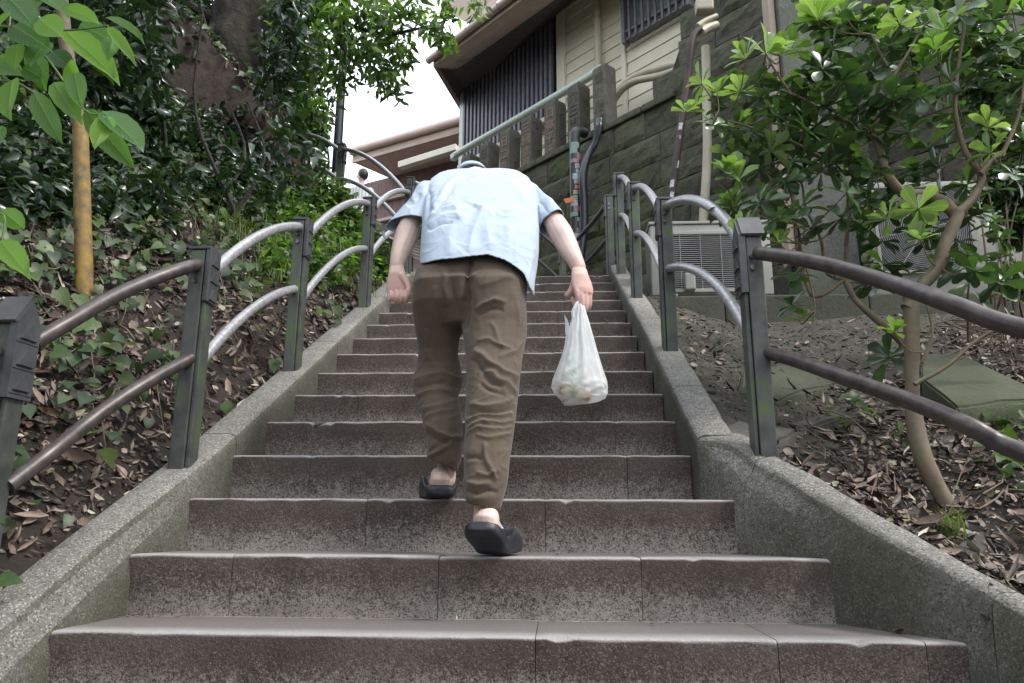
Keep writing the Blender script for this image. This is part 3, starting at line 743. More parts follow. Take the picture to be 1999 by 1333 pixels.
# right rail
rr = thing('handrail', 'right handrail of arched metal pipes on bronze posts beside the tree', 'handrail', (.545, 3.5, nz(3.5)))
RP = [(.655, 2.44, .215, .945, True), (.545, 3.52, nz(3.52)+.11, 1.557, False), (.535, 4.73, nz(4.73)+.09, 2.214, False), (.525, 5.66, nz(5.66)+.07, 2.735, False), (.475, 6.08, ZL, 2.735, False)]
for x, y, zb, zt, pt in RP: mk_post(rr, x, y, zb, zt, -1, pt)
mk_post(rr, 1.17, 1.33, -.36, .34, -1, True)
for (x0, y0, _, z0, _a), (x1, y1, _b, z1, _c) in zip(RP[1:4], RP[0:3]):
    for dz, r in ((.045, .0215), (.365, .020)):
        arc(rr, (x0+.006, y0-.03, z0-dz), (x1+.006, y1+.03, z1-dz-.055), r, M['rail_hi'], 'top_rail' if dz < .1 else 'middle_rail', y1 < 2.6)
CL = [(.655, 2.44), (1.17, 1.33)]
def on_path(path, u, v):
    d = ray(u, v); best = None
    for (ax, ay), (bx, by) in zip(path[:-1], path[1:]):
        for k in range(21):
            f = k/20; x = ax+(bx-ax)*f; y = ay+(by-ay)*f; e = abs(x/y-d.x/d.y)
            if best is None or e < best[0]: best = (e, y)
    P = d*(best[1]/d.y); return P
def px_rail(parent, path, pts, end, r, mat, name):
    P = [on_path(path, u, v) for u, v in pts]
    if end: P += [Vector(e) for e in end]
    mb = MB(); mb.tube(catmull(P, 6), r, 16); return smooth_angle(mb.obj(name, mat, parent), 60)
px_rail(rr, CL, [(1478, 489), (1560, 500), (1649, 520), (1765, 554), (1860, 586), (1999, 632)], [(1.165, 1.35, .27)], .0225, M['rail_lo'], 'top_rail')
px_rail(rr, CL, [(1490, 681), (1560, 700), (1649, 731), (1790, 780), (1895, 824), (1999, 874)], [(1.165, 1.35, -.02)], .0215, M['rail_lo'], 'middle_rail')
# landing rail to the corner post
PC = (.09, 7.30)
mk_post(rr, PC[0], PC[1], ZL, ZL+.75, -1)
for dz in (.05, .37):
    mb = MB(); mb.tube(catmull([(.46, 6.12, 2.735-dz), (.36, 6.5, 2.73-dz), (.2, 7.0, 2.72-dz), (.10, 7.26, 2.71-dz-.0)], 5), .020, 12); smooth_angle(mb.obj('top_rail', M['rail_lo'], rr), 60)
# left rail
lr = thing('handrail', 'left handrail of arched metal pipes on mossy posts beside the leaf covered slope', 'handrail', (-1.235, 3.5, nz(3.5)))
L5 = (-1.21, 5.86)
LP = [(-1.425, 1.86, -.16, .515, True), (-1.238, 2.48, nz(2.48)+.06, .94, False), (-1.240, 3.45, nz(3.45)+.06, 1.455, False), (-1.240, 4.70, nz(4.70)+.06, 2.13, False), (L5[0], L5[1], ZL, 2.74, False)]
for x, y, zb, zt, pt in LP: mk_post(lr, x, y, zb, zt, 1, pt)
mk_post(lr, -1.50, .9, -.78, -.06, 1, True)
for (x0, y0, _, z0, _a), (x1, y1, _b, z1, _c) in zip(LP[2:5], LP[1:4]):
    for dz, r in ((.045, .0215), (.365, .020)):
        arc(lr, (x0-.006, y0-.03, z0-dz), (x1-.006, y1+.03, z1-dz-.055), r, M['rail_hi'], 'top_rail' if dz < .1 else 'middle_rail')
CLL = [(-1.415, 1.86), (-1.244, 2.45)]
px_rail(lr, CLL, [(66, 678), (140, 634), (210, 592), (280, 559), (350, 532), (386, 522)], None, .0225, M['rail_lo'], 'top_rail')
px_rail(lr, CLL, [(16, 960), (99, 895), (175, 832), (230, 791), (300, 746), (372, 706)], None, .0215, M['rail_lo'], 'middle_rail')
for z1, z2 in ((.42, -.02), (.12, -.32)):
    mb = MB(); mb.tube(catmull([(-1.435, 1.82, z1), (-1.47, 1.5, z1-.06), (-1.50, .92, z2-.1)], 6), .0215, 14); smooth_angle(mb.obj('top_rail', M['rail_lo'], lr), 60)
# upper flight rails
ur = thing('handrail', 'far handrail climbing to the upper left beyond the landing', 'handrail', (-2.1, 6.9, ZL+.9))
pv = (L5[0], L5[1], 2.74)
for s in (1.25, 2.5, 3.75):
    q = C2-N2*.94+D2*s; zb = ZL+.25+.535*s; mk_post(ur, q.x, q.y, zb, zb+.74, 1)
    for dz in (.045, .365): arc(ur, (q.x, q.y, zb+.74-dz), (pv[0], pv[1], pv[2]-dz-.03), .0205, M['rail_hi'], 'top_rail' if dz < .1 else 'middle_rail')
    pv = (q.x, q.y, zb+.74)
ur2 = thing('handrail', 'handrail along the stone wall, its end showing beside the bent man', 'handrail', (-.9, 8.2, ZL+.9))
pv = (PC[0], PC[1], ZL+.75)
for s in (1.3, 2.6):
    q = C2+N2*.90+D2*s; zb = ZL+.2+.535*s; mk_post(ur2, q.x, q.y, zb, zb+.72, -1)
    for dz in (.045, .365): arc(ur2, (q.x, q.y, zb+.72-dz), (pv[0], pv[1], pv[2]-dz-.03), .0205, M['rail_lo'], 'top_rail' if dz < .1 else 'middle_rail')
    pv = (q.x, q.y, zb+.72)
mr = thing('handrail', 'short middle handrail with a flat top just left of the man shoulder', 'handrail', (-1.42, 6.9, ZL+.6))
q = C2+D2*.86-N2*.37; q2 = q+N2*.75; zq = at(789, 350, q.y).z
for a in (q, q2): mk_post(mr, a.x, a.y, ZL+.45, zq, 1)
mb = MB(); mb.tube([q+Vector((0, 0, zq-q.z-.03)), q2+Vector((0, 0, zq-q2.z-.05))], .02, 12); smooth_angle(mb.obj('top_rail', M['rail_hi'], mr))

# ------------------------------------------------------------------ lamp pole
lp = thing('lamp_pole', 'slim black lamp pole with a silver band beside the left bushes', 'lamp post', (-2.69, 8.5, 3.2))
mb = MB(); mb.tube([(-2.68, 8.5, 3.1), (-2.69, 8.5, 7.6)], [.062, .044], 16); smooth_angle(mb.obj('pole', M['lamppole'], lp))
mb = MB(); zc = at(655, 352, 8.5).z; mb.tube([(-2.682, 8.5, zc-.07), (-2.682, 8.5, zc+.06)], .062, 16); smooth_angle(mb.obj('band', M['silver'], lp))
mb = MB(); mb.tube(catmull([(-2.69, 8.5, 7.55), (-2.69, 8.4, 7.9), (-2.5, 8.1, 8.05)], 6), .035, 10); mb.bbox((-2.4, 7.9, 8.02), .22, .45, .1, .03); mb.obj('lamp_head', M['lamppole'], lp)

# yellow guarded pole on the slope
def hit_ground(u, v, f, y0=.8, y1=14):
    d = ray(u, v); y = y0
    while y < y1:
        P = d*(y/d.y)
        if P.z < f(P.x, P.y): return P
        y += .02
    return None
YPP = hit_ground(165, 602, gl).y
yp = thing('utility_pole', 'thin pole with worn yellow guard cover standing in the ivy at far left', 'pole', tuple(at(165, 602, YPP)))
base = at(165, 606, YPP); top = at(152, 235, YPP); top2 = at(95, -160, YPP)
V_ = [base+Vector((0, 0, -.3)), base, top]
mb = MB(); mb.tube(V_, [.036, .035, .031], 14); smooth_angle(mb.obj('yellow_guard', M['yellow'], yp))
mb = MB(); mb.tube([top-Vector((0, 0, .05)), at(122, 90, YPP), top2], [.029, .028, .027], 12); smooth_angle(mb.obj('pole', M['twig'], yp))

# ------------------------------------------------------------------ pipes in front of the stone wall
stk = thing('sticker_pole', 'black pipe stub covered in faded stickers in front of the mossy wall', 'pole', (.24, 7.62, ZL))
mb = MB(); mb.tube(catmull([(.235, 7.62, ZL), (.24, 7.62, 3.2), (.242, 7.62, 4.10), (.25, 7.63, 4.19), (.285, 7.66, 4.235), (.36, 7.74, 4.25)], 8), .058, 16); smooth_angle(mb.obj('pipe', M['black'], stk))
def sticker(parent, c, axis, r, a0, a1, h, col, rough=.5):
    "curved patch wrapped on a pipe: angle range a0..a1 measured from -y"
    n = 6; V = []; F = []; axis = axis.normalized(); e1 = Vector((0, -1, 0)); e1 = (e1-axis*e1.dot(axis)).normalized(); e2 = e1.cross(axis)
    for j in (0, 1):
        for i in range(n+1):
            a = R(a0+(a1-a0)*i/n); V.append(c+axis*(h*(j-.5))+(e1*math.cos(a)+e2*math.sin(a))*(r+.0025))
    for i in range(n): F.append((i, i+1, n+2+i, n+1+i))
    return obj('sticker', V, F, col, parent)
STC = [simple('sticker_mint', (.26, .40, .34), (.16, .24, .21), 60), simple('sticker_pink', (.34, .12, .19), (.30, .26, .26), 60), simple('sticker_white', (.55, .55, .52), (.16, .16, .16), 70),
       simple('sticker_orange', (.7, .2, .08)), simple('sticker_yellow', (.45, .38, .16), (.3, .27, .2), 50), simple('sticker_blue', (.15, .25, .4), (.6, .62, .6), 60), simple('sticker_red', (.55, .05, .04), (.7, .6, .55), 50)]
ds = random.Random(5)
for k in range(30):
    zc = 4.02-k*.062
    col = STC[[0, 0, 1, 1, 2, 2, 5, 2, 3, 4, 0, 2, 1, 0, 5, 2, 2, 5, 2, 4, 2, 5, 0, 2, 6, 2, 5, 2, 2, 1][k]]
    a0 = ds.uniform(-95, -20)
    sticker(stk, Vector((.24, 7.62, zc)), Vector((0, 0, 1)), .0585, a0, a0+ds.uniform(45, 110), ds.uniform(.04, .075), col)
mb = MB(); c = Vector((.13, 7.57, 3.34)); mb.prism([c+Vector((0, 0, 0)), c+Vector((.12, -.01, .02)), c+Vector((.12, -.01, .07)), c+Vector((-.02, 0, .05))], (0, .003, 0)); mb.obj('sticker', STC[3], stk)
hz_ = MB(); hp = [(1166, 232, 8.0), (1164, 250, 7.95), (1158, 275, 7.7), (1143, 305, 7.55), (1135, 345, 7.5), (1138, 400, 7.5), (1138, 450, 7.5), (1132, 500, 7.5), (1127, 545, 7.5)]
hz_.tube(catmull([at(*p) for p in hp], 6), .045, 14); tag(smooth_angle(hz_.obj('black_hose', M['hose'])), 'thick shiny black hose hanging beside the sticker covered pole', 'hose')
dp = thing('drainpipe', 'dark brown drainpipe with stickers leaning across the stone wall', 'pipe', (.8, 5.6, 1.6))
pp_ = [at(1362, 52, 6.2), at(1349, 64, 6.15), at(1343, 90, 6.1), at(1336, 160, 6.05), at(1318, 300, 5.8), at(1306, 400, 5.65), at(1290, 470, 5.5), at(1283, 560, 5.4)]
mb = MB(); mb.tube(catmull(pp_, 5), .031, 16); smooth_angle(mb.obj('pipe', simple('brown_pipe', (.030, .020, .020), (.055, .036, .032), 8, .65, spec=.25), dp))
mb = MB(); mb.tube(catmull([at(1362, 60, 6.2), at(1375, 52, 6.25), at(1392, 46, 6.3)], 5), .045, 12); mb.tube(catmull([at(1356, 48, 6.22), at(1370, 38, 6.25), at(1392, 28, 6.3)], 5), .03, 12); smooth_angle(mb.obj('elbow', M['beigepipe'], dp))
for f0, ci in ((.36, 2), (.43, 2), (.50, 6), (.56, 2), (.66, 2), (.72, 2)):
    a, b = pp_[3], pp_[5]; c = a+(b-a)*((f0-.1)/.66); sticker(dp, c, (b-a), .0315, ds.uniform(-60, -30), ds.uniform(0, 35), .08, STC[ci])
bp = MB(); bp.tube(catmull([at(1372, 88, 6.5), at(1374, 160, 6.5), at(1377, 300, 6.5), at(1370, 442, 6.5), at(1368, 520, 6.5)], 5), .042, 12)
tag(smooth_angle(bp.obj('beige_pipe', M['beigepipe'])), 'plain beige vertical pipe on the stone wall right of the brown drainpipe', 'pipe')
jb = MB(); jb.bbox(at(1368, 8, 6.3), .16, .12, .14, .02); tag(jb.obj('junction_box', M['beigepipe']), 'small beige box above the brown drainpipe elbow', 'box')
cb = MB(); cb.tube(catmull([WP(-1.22, 7.02, NB+.06), WP(-1.0, 6.88, NB+.06), WP(-.8, 7.05, NB+.07), WP(-.55, 7.6, NB+.08)], 8), .006, 6)
tag(cb.obj('cable', M['beigepipe']), 'thin sagging cable on the cream boards next to the lattice', 'cable')

# ------------------------------------------------------------------ air conditioner units
def grille_h(c, w_, h_, n, parent, mat, vert=4):
    mb = MB()
    for i in range(n): mb.box((c[0], c[1], c[2]-h_/2+h_*(i+.5)/n), w_, .004, .0035)
    for i in range(vert): mb.box((c[0]-w_/2+w_*(i+.5)/vert, c[1]-.003, c[2]), .004, .003, h_)
    o = mb.obj('grille', mat, parent); return o
ac = thing('air_conditioner', 'small cream outdoor unit with horizontal wire grille behind the right handrail', 'air conditioner', (1.05, 5.2, TER))
x0, x1, yf, zb, zt = .675, 1.50, 5.02, 1.53, 2.045
mb = MB(); mb.bbox(((x0+x1)/2, yf+.17, (zb+zt)/2), x1-x0, .30, zt-zb, .012)
bo = smooth_angle(mb.obj('housing', M['acbody'], ac))
mb = MB(); mb.box((1.085, yf+.0185, 1.765), .56, .004, .40); mb.obj('grille_opening', M['acdark'], ac)
fr = MB()
for (cx, cz, w_, h_) in ((1.085, 1.975, .60, .025), (1.085, 1.555, .60, .025), (.797, 1.765, .025, .43), (1.373, 1.765, .025, .43)): fr.bbox((cx, yf+.008, cz), w_, .022, h_, .004)
fr.obj('grille_frame', M['acbody'], ac)
grille_h((1.085, yf+.004, 1.765), .56, .40, 27, ac, M['acwire'])
fan = MB(); fan.tube([(1.03, yf+.014, 1.77), (1.03, yf+.0165, 1.77)], .175, 28); fan.obj('fan_shroud', M['void'], ac)
top = MB(); top.bbox(((x0+x1)/2, yf+.17, zt+.012), x1-x0+.02, .32, .022, .006); top.obj('lid', M['acbody'], ac)
side = MB()
for i in range(14): side.box((x0-.002, yf+.17, 1.60+i*.03), .004, .22, .006)
side.obj('side_fins', M['acwire'], ac)
for xx in (.80, 1.38):
    ft = MB(); ft.bbox((xx, yf+.15, TER+.026), .09, .34, .056, .008); ft.obj('foot', M['acbody'], ac)
va = MB(); va.bbox((.92, yf-.045, 1.60), .07, .07, .12, .01); va.obj('valve_cover', M['acbody'], ac)
bd2 = MB(); bd2.box((1.43, yf+.016, 1.99), .09, .004, .035); bd2.obj('badge', STC[5], ac)
ac2 = thing('air_conditioner', 'large cream outdoor unit with round fan grille behind the tree trunk', 'air conditioner', (2.75, 5.4, TER))
x0, x1, yf, zb, zt = 2.23, 3.28, 5.16, 1.53, 2.40
mb = MB(); mb.bbox(((x0+x1)/2, yf+.18, (zb+zt)/2), x1-x0, .34, zt-zb, .018); M['acold'] = simple('ac_weathered', (.17, .17, .145), (.29, .285, .25), 4, .55); smooth_angle(mb.obj('housing', M['acold'], ac2))
cx, cz, hw = 2.60, 2.03, .335
mb = MB(); mb.tube([(cx, yf+.006, cz), (cx, yf+.009, cz)], .30, 40); mb.box((cx, yf+.0085, cz), .63, .003, .60); mb.obj('fan_opening', M['acdark'], ac2)
fr = MB()
for s in (-1, 1): fr.bbox((cx+s*.325, yf-.004, cz), .022, .02, .66, .004); fr.bbox((cx, yf-.004, cz+s*.32), .63, .02, .022, .004)
fr.obj('grille_frame', M['acold'], ac2)
gr_ = MB()
for i in range(22):
    r_ = .055+i*.0145
    gr_.tube([(cx+math.cos(a)*r_, yf-.006-.012*(1-r_/.4), cz+math.sin(a)*r_) for a in np.linspace(0, 2*math.pi, 33)], .0018, 4, cap=False)
for k in range(8):
    a = k*math.pi/4+.2; gr_.tube([(cx+math.cos(a)*.05, yf-.018, cz+math.sin(a)*.05), (cx+math.cos(a)*.36, yf-.006, cz+math.sin(a)*.36)], .003, 5)
gr_.obj('fan_grille', M['acwire'], ac2)
hb = MB(); hb.bbox((cx, yf-.014, cz), .10, .01, .10, .012); hb.obj('grille_hub', M['acbody'], ac2)
fb = MB()
for k in range(3):
    a = k*2.094; fb.add([(cx+math.cos(a+d)*r_, yf+.004+o_, cz+math.sin(a+d)*r_) for r_, d, o_ in ((.05, 0, 0), (.26, -.25, -.002), (.28, .45, .003), (.06, .8, .002))], [(0, 1, 2, 3)])
fb.obj('fan_blades', M['cap'], ac2)
lb_ = MB(); lb_.box((3.14, yf+.008, 1.97), .10, .004, .20); lb_.obj('label_plate', STC[2], ac2)
gap = MB(); gap.bbox((2.18, 5.42, 2.1), .07, .2, 1.3, .01); tag(gap.obj('dark_duct', M['black']), 'dark vertical duct between the grey pillar and the large unit', 'duct')

# ------------------------------------------------------------------ mossy slab + stones on the ground
def slab_px(pts, up, th, mat, name, label, cat):
    P = [hit_ground(u, v, lambda x, y: gr(x, y)+up) for u, v in pts]; mb = MB()
    C = sum(P, Vector())/len(P); # level the top face onto one plane
    A_ = np.array([[p.x-C.x, p.y-C.y] for p in P]); co, *_ = np.linalg.lstsq(A_, np.array([p.z-C.z for p in P]), rcond=None)
    P = [Vector((p.x, p.y, C.z+co[0]*(p.x-C.x)+co[1]*(p.y-C.y))) for p in P]
    mb.prism([p+Vector((0, 0, -th-.06)) for p in P], (0, 0, th+.06)); o = mb.obj(name, mat)
    bm = bmesh.new(); bm.from_mesh(o.data); bmesh.ops.recalc_face_normals(bm, faces=bm.faces)
    bmesh.ops.bevel(bm, geom=bm.edges[:], offset=.010, segments=2, affect='EDGES'); bmesh.ops.triangulate(bm, faces=bm.faces[:]); bmesh.ops.subdivide_edges(bm, edges=bm.edges[:], cuts=2, use_grid_fill=True)
    for v in bm.verts: v.co += Vector((mnoise.noise(v.co*9), mnoise.noise(v.co*9+Vector((5, 0, 0))), mnoise.noise(v.co*9+Vector((0, 7, 0)))))*.012+Vector((0, 0, mnoise.noise(v.co*30)*.005))
    bm.to_mesh(o.data); bm.free(); smooth_angle(o, 60)
    return tag(o, label, cat)
M['mossslab'] = rock_mat('mossy_slab', (.045, .05, .028), (.075, .08, .045), (.030, .048, .015), .9, .6)
M['flat'] = rock_mat('flat_stone', (.055, .05, .042), (.11, .10, .085), (.05, .055, .03), .4, .6)
slab_px([(1798, 730), (1870, 785), (1999, 768), (2060, 765), (1897, 694), (1856, 674), (1797, 686)], .10, .10, M['mossslab'], 'mossy_slab', 'large flat moss covered stone slab lying behind the tree trunk', 'stone slab')
slab_px([(1758, 832), (1800, 876), (1868, 866), (1866, 848), (1800, 826)], .018, .02, M['flat'], 'paving_fragment', 'broken grey paving piece among dead leaves at the tree foot', 'stone')
slab_px([(1400, 842), (1470, 872), (1545, 852), (1560, 830), (1440, 812)], .03, .03, M['flat'], 'paving_slab', 'flat worn slab right behind the first bronze post', 'stone')
slab_px([(1440, 760), (1520, 775), (1600, 762), (1655, 725), (1560, 705), (1450, 715)], .025, .03, M['mossslab'], 'paving_slab', 'greenish flat slab between the first post and the tree', 'stone')
slab_px([(1700, 800), (1640, 822), (1560, 830), (1545, 815), (1640, 790)], .03, .03, M['flat'], 'paving_slab', 'long thin edge of broken paving beneath the lower right rail', 'stone')
slab_px([(1868, 1056), (1905, 1082), (1945, 1072), (1945, 1040), (1890, 1030)], .03, .03, M['flat'], 'loose_stone', 'rounded brown stone beside the grass tuft above the kerb', 'stone')
# ------------------------------------------------------------------ leaves
def unit(a): return a/np.maximum(1e-9, np.linalg.norm(a, axis=-1, keepdims=True))
SIMPLE = (np.array([(0, 0, 0), (.48, .5, .10), (.5, 0, 0), (.48, -.5, .10), (1, 0, -.12)], float), np.array([(0, 2, 1), (0, 3, 2), (1, 2, 4), (2, 3, 4)]))
LANCE = (np.array([(0, 0, 0), (.3, .42, .08), (.32, 0, 0), (.3, -.42, .08), (.68, .34, .02), (.7, 0, -.06), (.68, -.34, .02), (1, 0, -.22)], float),
         np.array([(0, 2, 1), (0, 3, 2), (1, 2, 5), (1, 5, 4), (2, 3, 6), (2, 6, 5), (4, 5, 7), (5, 6, 7)]))
OBOV = (np.array([(0, .04, 0), (0, -.04, 0), (.3, .17, .03), (.3, 0, -.01), (.3, -.17, .03), (.62, .40, .06), (.64, 0, 0), (.62, -.40, .06), (.85, .42, .02), (.88, 0, -.04), (.85, -.42, .02), (1, .14, -.06), (1, -.14, -.06)], float),
        np.array([(0, 3, 2), (0, 1, 3), (1, 4, 3), (2, 3, 6), (2, 6, 5), (3, 4, 7), (3, 7, 6), (5, 6, 9), (5, 9, 8), (6, 7, 10), (6, 10, 9), (8, 9, 11), (9, 12, 11), (9, 10, 12)]))
HEART = (np.array([(0, 0, 0), (-.10, .26, .05), (.12, .50, .07), (.30, 0, -.02), (-.10, -.26, .05), (.12, -.5, .07), (.52, .38, .02), (.58, 0, -.04), (.52, -.38, .02), (1, 0, -.20)], float),
         np.array([(0, 3, 2), (0, 2, 1), (0, 5, 3), (0, 4, 5), (2, 3, 7), (2, 7, 6), (3, 5, 8), (3, 8, 7), (6, 7, 9), (7, 8, 9)]))
CURL = (np.array([(0, 0, 0), (.26, .44, .12), (.3, 0, .03), (.30, -.40, .14), (.66, .38, .16), (.72, 0, .08), (.64, -.44, .10), (1, .05, .22)], float), LANCE[1])
def leaves(name, P, D, Nn, L, W, mat, shape=SIMPLE, parent=None, kind='stuff'):
    P = np.asarray(P, float); D = unit(np.asarray(D, float)); Nn = np.asarray(Nn, float)
    S = unit(np.cross(Nn, D)); Nn = np.cross(D, S); n = len(P)
    L = np.broadcast_to(np.asarray(L, float), (n,)); W = np.broadcast_to(np.asarray(W, float), (n,))
    T_, F_ = shape
    V = P[:, None, :]+D[:, None, :]*(T_[None, :, 0:1]*L[:, None, None])+S[:, None, :]*(T_[None, :, 1:2]*W[:, None, None])+Nn[:, None, :]*(T_[None, :, 2:3]*L[:, None, None])
    if parent is not None: V = V-np.array(root_loc(parent))
    F = F_[None]+(np.arange(n)*len(T_))[:, None, None]
    o = np_obj(name, V.reshape(-1, 3), F.reshape(-1, F_.shape[1]), mat, None, kind, smooth=False)
    if parent is not None: o.parent = parent; o.location = (0, 0, 0); o.matrix_parent_inverse = Matrix.Identity(4)
    if parent is not None and parent.type != 'EMPTY': pass
    return o
def rand_dirs(n, down=0., rng=RNG):
    d = rng.normal(size=(n, 3)); d[:, 2] = d[:, 2]*.6-down; return unit(d)
def clump_pts(centers, n, rng=RNG):
    "centers: list of (vec, radius, weight)"
    w_ = np.array([c[2] for c in centers], float); w_ /= w_.sum(); idx = rng.choice(len(centers), n, p=w_)
    C = np.array([tuple(c[0]) for c in centers]); r = np.array([c[1] for c in centers])
    q = unit(rng.normal(size=(n, 3)))*(rng.random(n)**.45)[:, None]
    return C[idx]+q*r[idx][:, None]
LM = {
 'dark': leafmat('dark_glossy_leaf', [(.010, .026, .012), (.018, .040, .016), (.030, .060, .020), (.016, .034, .018)], .24, .18, .6),
 'mid': leafmat('green_leaf', [(.03, .06, .016), (.05, .095, .024), (.085, .145, .034), (.04, .08, .025)], .38, .45),
 'bright': leafmat('bright_leaf', [(.09, .17, .035), (.14, .23, .05), (.20, .30, .07), (.07, .135, .035)], .40, .5),
 'pito_new': leafmat('young_obovate_leaf', [(.13, .22, .06), (.17, .27, .085), (.10, .175, .05)], .35, .38),
 'pito_old': leafmat('old_obovate_leaf', [(.028, .056, .026), (.048, .090, .038), (.075, .125, .048), (.036, .070, .036)], .28, .24, .6),
 'ivy': leafmat('ivy_leaf', [(.022, .048, .018), (.045, .085, .028), (.03, .058, .022), (.085, .14, .035), (.05, .06, .02)], .42, .25, .4),
 'grass': leafmat('grass_blade', [(.06, .13, .02), (.12, .20, .04), (.20, .19, .08)], .5, .4),
 'big': leafmat('large_soft_leaf', [(.055, .13, .035), (.11, .24, .03), (.17, .33, .03), (.07, .15, .05), (.13, .27, .035)], .36, .5),
}
def littermat():
    m, t, o, p = nodes('dead_leaf'); g = t.nodes.new('ShaderNodeNewGeometry')
    r = ramp(t, [(0, (.02, .014, .01)), (.25, (.045, .029, .02)), (.48, (.09, .060, .043)), (.66, (.17, .12, .09)), (.80, (.28, .21, .165)), (.88, (.15, .075, .035)), (.93, (.13, .13, .045)), (1, (.52, .46, .39))], g.outputs['Random Per Island'])
    c = mixc(t, .5, r.outputs[0], mixc(t, 1., r.outputs[0], ramp(t, [(.3, g3(.5)), (.7, g3(1.3))], ntex(t, g.outputs['Position'], 80, 4)).outputs[0], 'MULTIPLY'))
    t.links.new(c, p.inputs['Base Color']); p.inputs['Roughness'].default_value = .55; return m
LM['litter'] = littermat()

def ground_normal(f, x, y, e=.04):
    return Vector((-(f(x+e, y)-f(x-e, y))/(2*e), -(f(x, y+e)-f(x, y-e))/(2*e), 1)).normalized()
def scatter(f, n, x0, x1, y0, y1, keep, rng):
    P = []; Nn = []
    while len(P) < n:
        x = rng.uniform(x0, x1); y = rng.uniform(y0, y1)
        if not keep(x, y): continue
        P.append((x, y, f(x, y))); Nn.append(ground_normal(f, x, y))
    return np.array(P), np.array(Nn)
rl = random.Random(99)
# dead leaves, left slope
def keepL(x, y):
    d, z, s = l_near(x, y)
    if s <= 0 or d < .07: return False
    near = d < .22 and y < 3
    return rl.random() < (.25 if near else 1)*max(.55, min(1, .85+noise(x, y, 2, 2.2)*1.3))
P, Nn = scatter(gl, 20000, -3.8, -1.3, .3, 5.6, keepL, rl)
n = len(P)
D = unit(RNG.normal(size=(n, 3))); Nr = unit(Nn+RNG.normal(size=(n, 3))*.42); D = D-Nr*(D*Nr).sum(1)[:, None]
lit = leaves('leaf_litter', P+Nn*(.005+RNG.random((n, 1))*.022), D, Nr, np.clip(RNG.lognormal(-3.15, .42, n), .014, .10), np.clip(RNG.lognormal(-4.0, .40, n), .006, .045), LM['litter'], CURL)
tag(lit, 'brown dead leaves carpeting the steep slope left of the stairs', 'dead leaves')
def keepR(x, y):
    if x < xo(y)+.02 or y > 4.8: return False
    bare = (y-1.15*x) > 1.95+noise(x, y, 1, 2)*.5
    if bare: return rl.random() < .11
    return rl.random() < max(.15, min(1, .6+noise(x, y, 4, 2.5)*1.4))
P, Nn = scatter(gr, 13000, .62, 4.4, .5, 4.8, keepR, rl)
n = len(P); D = unit(RNG.normal(size=(n, 3))); Nr = unit(Nn+RNG.normal(size=(n, 3))*.42); D = D-Nr*(D*Nr).sum(1)[:, None]
lit = leaves('leaf_litter', P+Nn*(.004+RNG.random((n, 1))*.022), D, Nr, np.clip(RNG.lognormal(-3.2, .42, n), .014, .095), np.clip(RNG.lognormal(-4.0, .40, n), .006, .042), LM['litter'], CURL)
tag(lit, 'pale dead leaves scattered over dark soil around the tree on the right', 'dead leaves')
for f_, kk, n_, xr, yr, lab in ((gl, lambda x, y: l_near(x, y)[2] > 0 and l_near(x, y)[0] > .07, 5200, (-2.4, -1.3), (.5, 2.9), 'small dead leaves close to the camera on the left bank'), (gr, lambda x, y: x > xo(y)+.015 and (y-1.15*x) < 1.7, 4200, (.62, 2.2), (.9, 3.2), 'small dead leaves close to the right kerb wall')):
    P, Nn = scatter(f_, n_, xr[0], xr[1], yr[0], yr[1], kk, rl); n = len(P); D = unit(RNG.normal(size=(n, 3))); Nr = unit(Nn+RNG.normal(size=(n, 3))*.3); D = D-Nr*(D*Nr).sum(1)[:, None]
    tag(leaves('leaf_litter', P+Nn*.006, D, Nr, np.clip(RNG.lognormal(-3.7, .45, n), .008, .06), np.clip(RNG.lognormal(-4.5, .4, n), .004, .025), LM['litter'], CURL), lab, 'dead leaves')
# crumbs of soil, bark and small stones
def pebbles(name, f, keep, n, x0, x1, y0, y1, label, mat, smin=.003, smax=.012):
    P, Nn = scatter(f, n, x0, x1, y0, y1, keep, rl)
    base = np.array([(1, 0, 0), (0, 1, 0), (-1, 0, 0), (0, -1, 0), (0, 0, .8), (0, 0, -.6)], float); F_ = np.array([(0, 1, 4), (1, 2, 4), (2, 3, 4), (3, 0, 4), (1, 0, 5), (2, 1, 5), (3, 2, 5), (0, 3, 5)])
    S = (smin+(smax-smin)*RNG.random((n, 1, 1))**2.5)*RNG.uniform(.6, 1.4, (n, 6, 3)); a = RNG.random(n)*6.28; c, s_ = np.cos(a), np.sin(a)
    V = base[None]*S; V = np.stack([V[..., 0]*c[:, None]-V[..., 1]*s_[:, None], V[..., 0]*s_[:, None]+V[..., 1]*c[:, None], V[..., 2]], -1)+P[:, None, :]
    tag(np_obj(name, V.reshape(-1, 3), (F_[None]+(np.arange(n)*6)[:, None, None]).reshape(-1, 3), mat, None, 'stuff'), label, 'soil crumbs')
CR = leafmat('soil_crumb', [(.02, .014, .01), (.05, .036, .026), (.12, .10, .08), (.22, .20, .17)], .9, 0.0)
pebbles('soil_crumbs', gl, lambda x, y: l_near(x, y)[2] > 0 and l_near(x, y)[0] > .05, 9000, -3.2, -1.28, .4, 4.6, 'dark soil crumbs between the dead leaves on the left slope', CR)
pebbles('soil_crumbs', gr, lambda x, y: x > xo(y)+.005, 16000, .6, 4.0, .6, 4.85, 'small stones and soil crumbs on the bare ground behind the right handrail', CR)
P = []
for k in range(-1, NT):
    for q in range(150 if k < 8 else 60):
        e = rl.random(); x = XL+.01+abs(rl.gauss(0, .10)) if e < .35 else (xr_step(k)-.01-abs(rl.gauss(0, .10)) if e < .7 else rl.uniform(XL, xr_step(k)))
        if XL < x < xr_step(k)-.004: P.append((x, ny(k+1)-abs(rl.gauss(0, .018))-.004, nzk(k)+.001))
P = np.array(P); n = len(P)
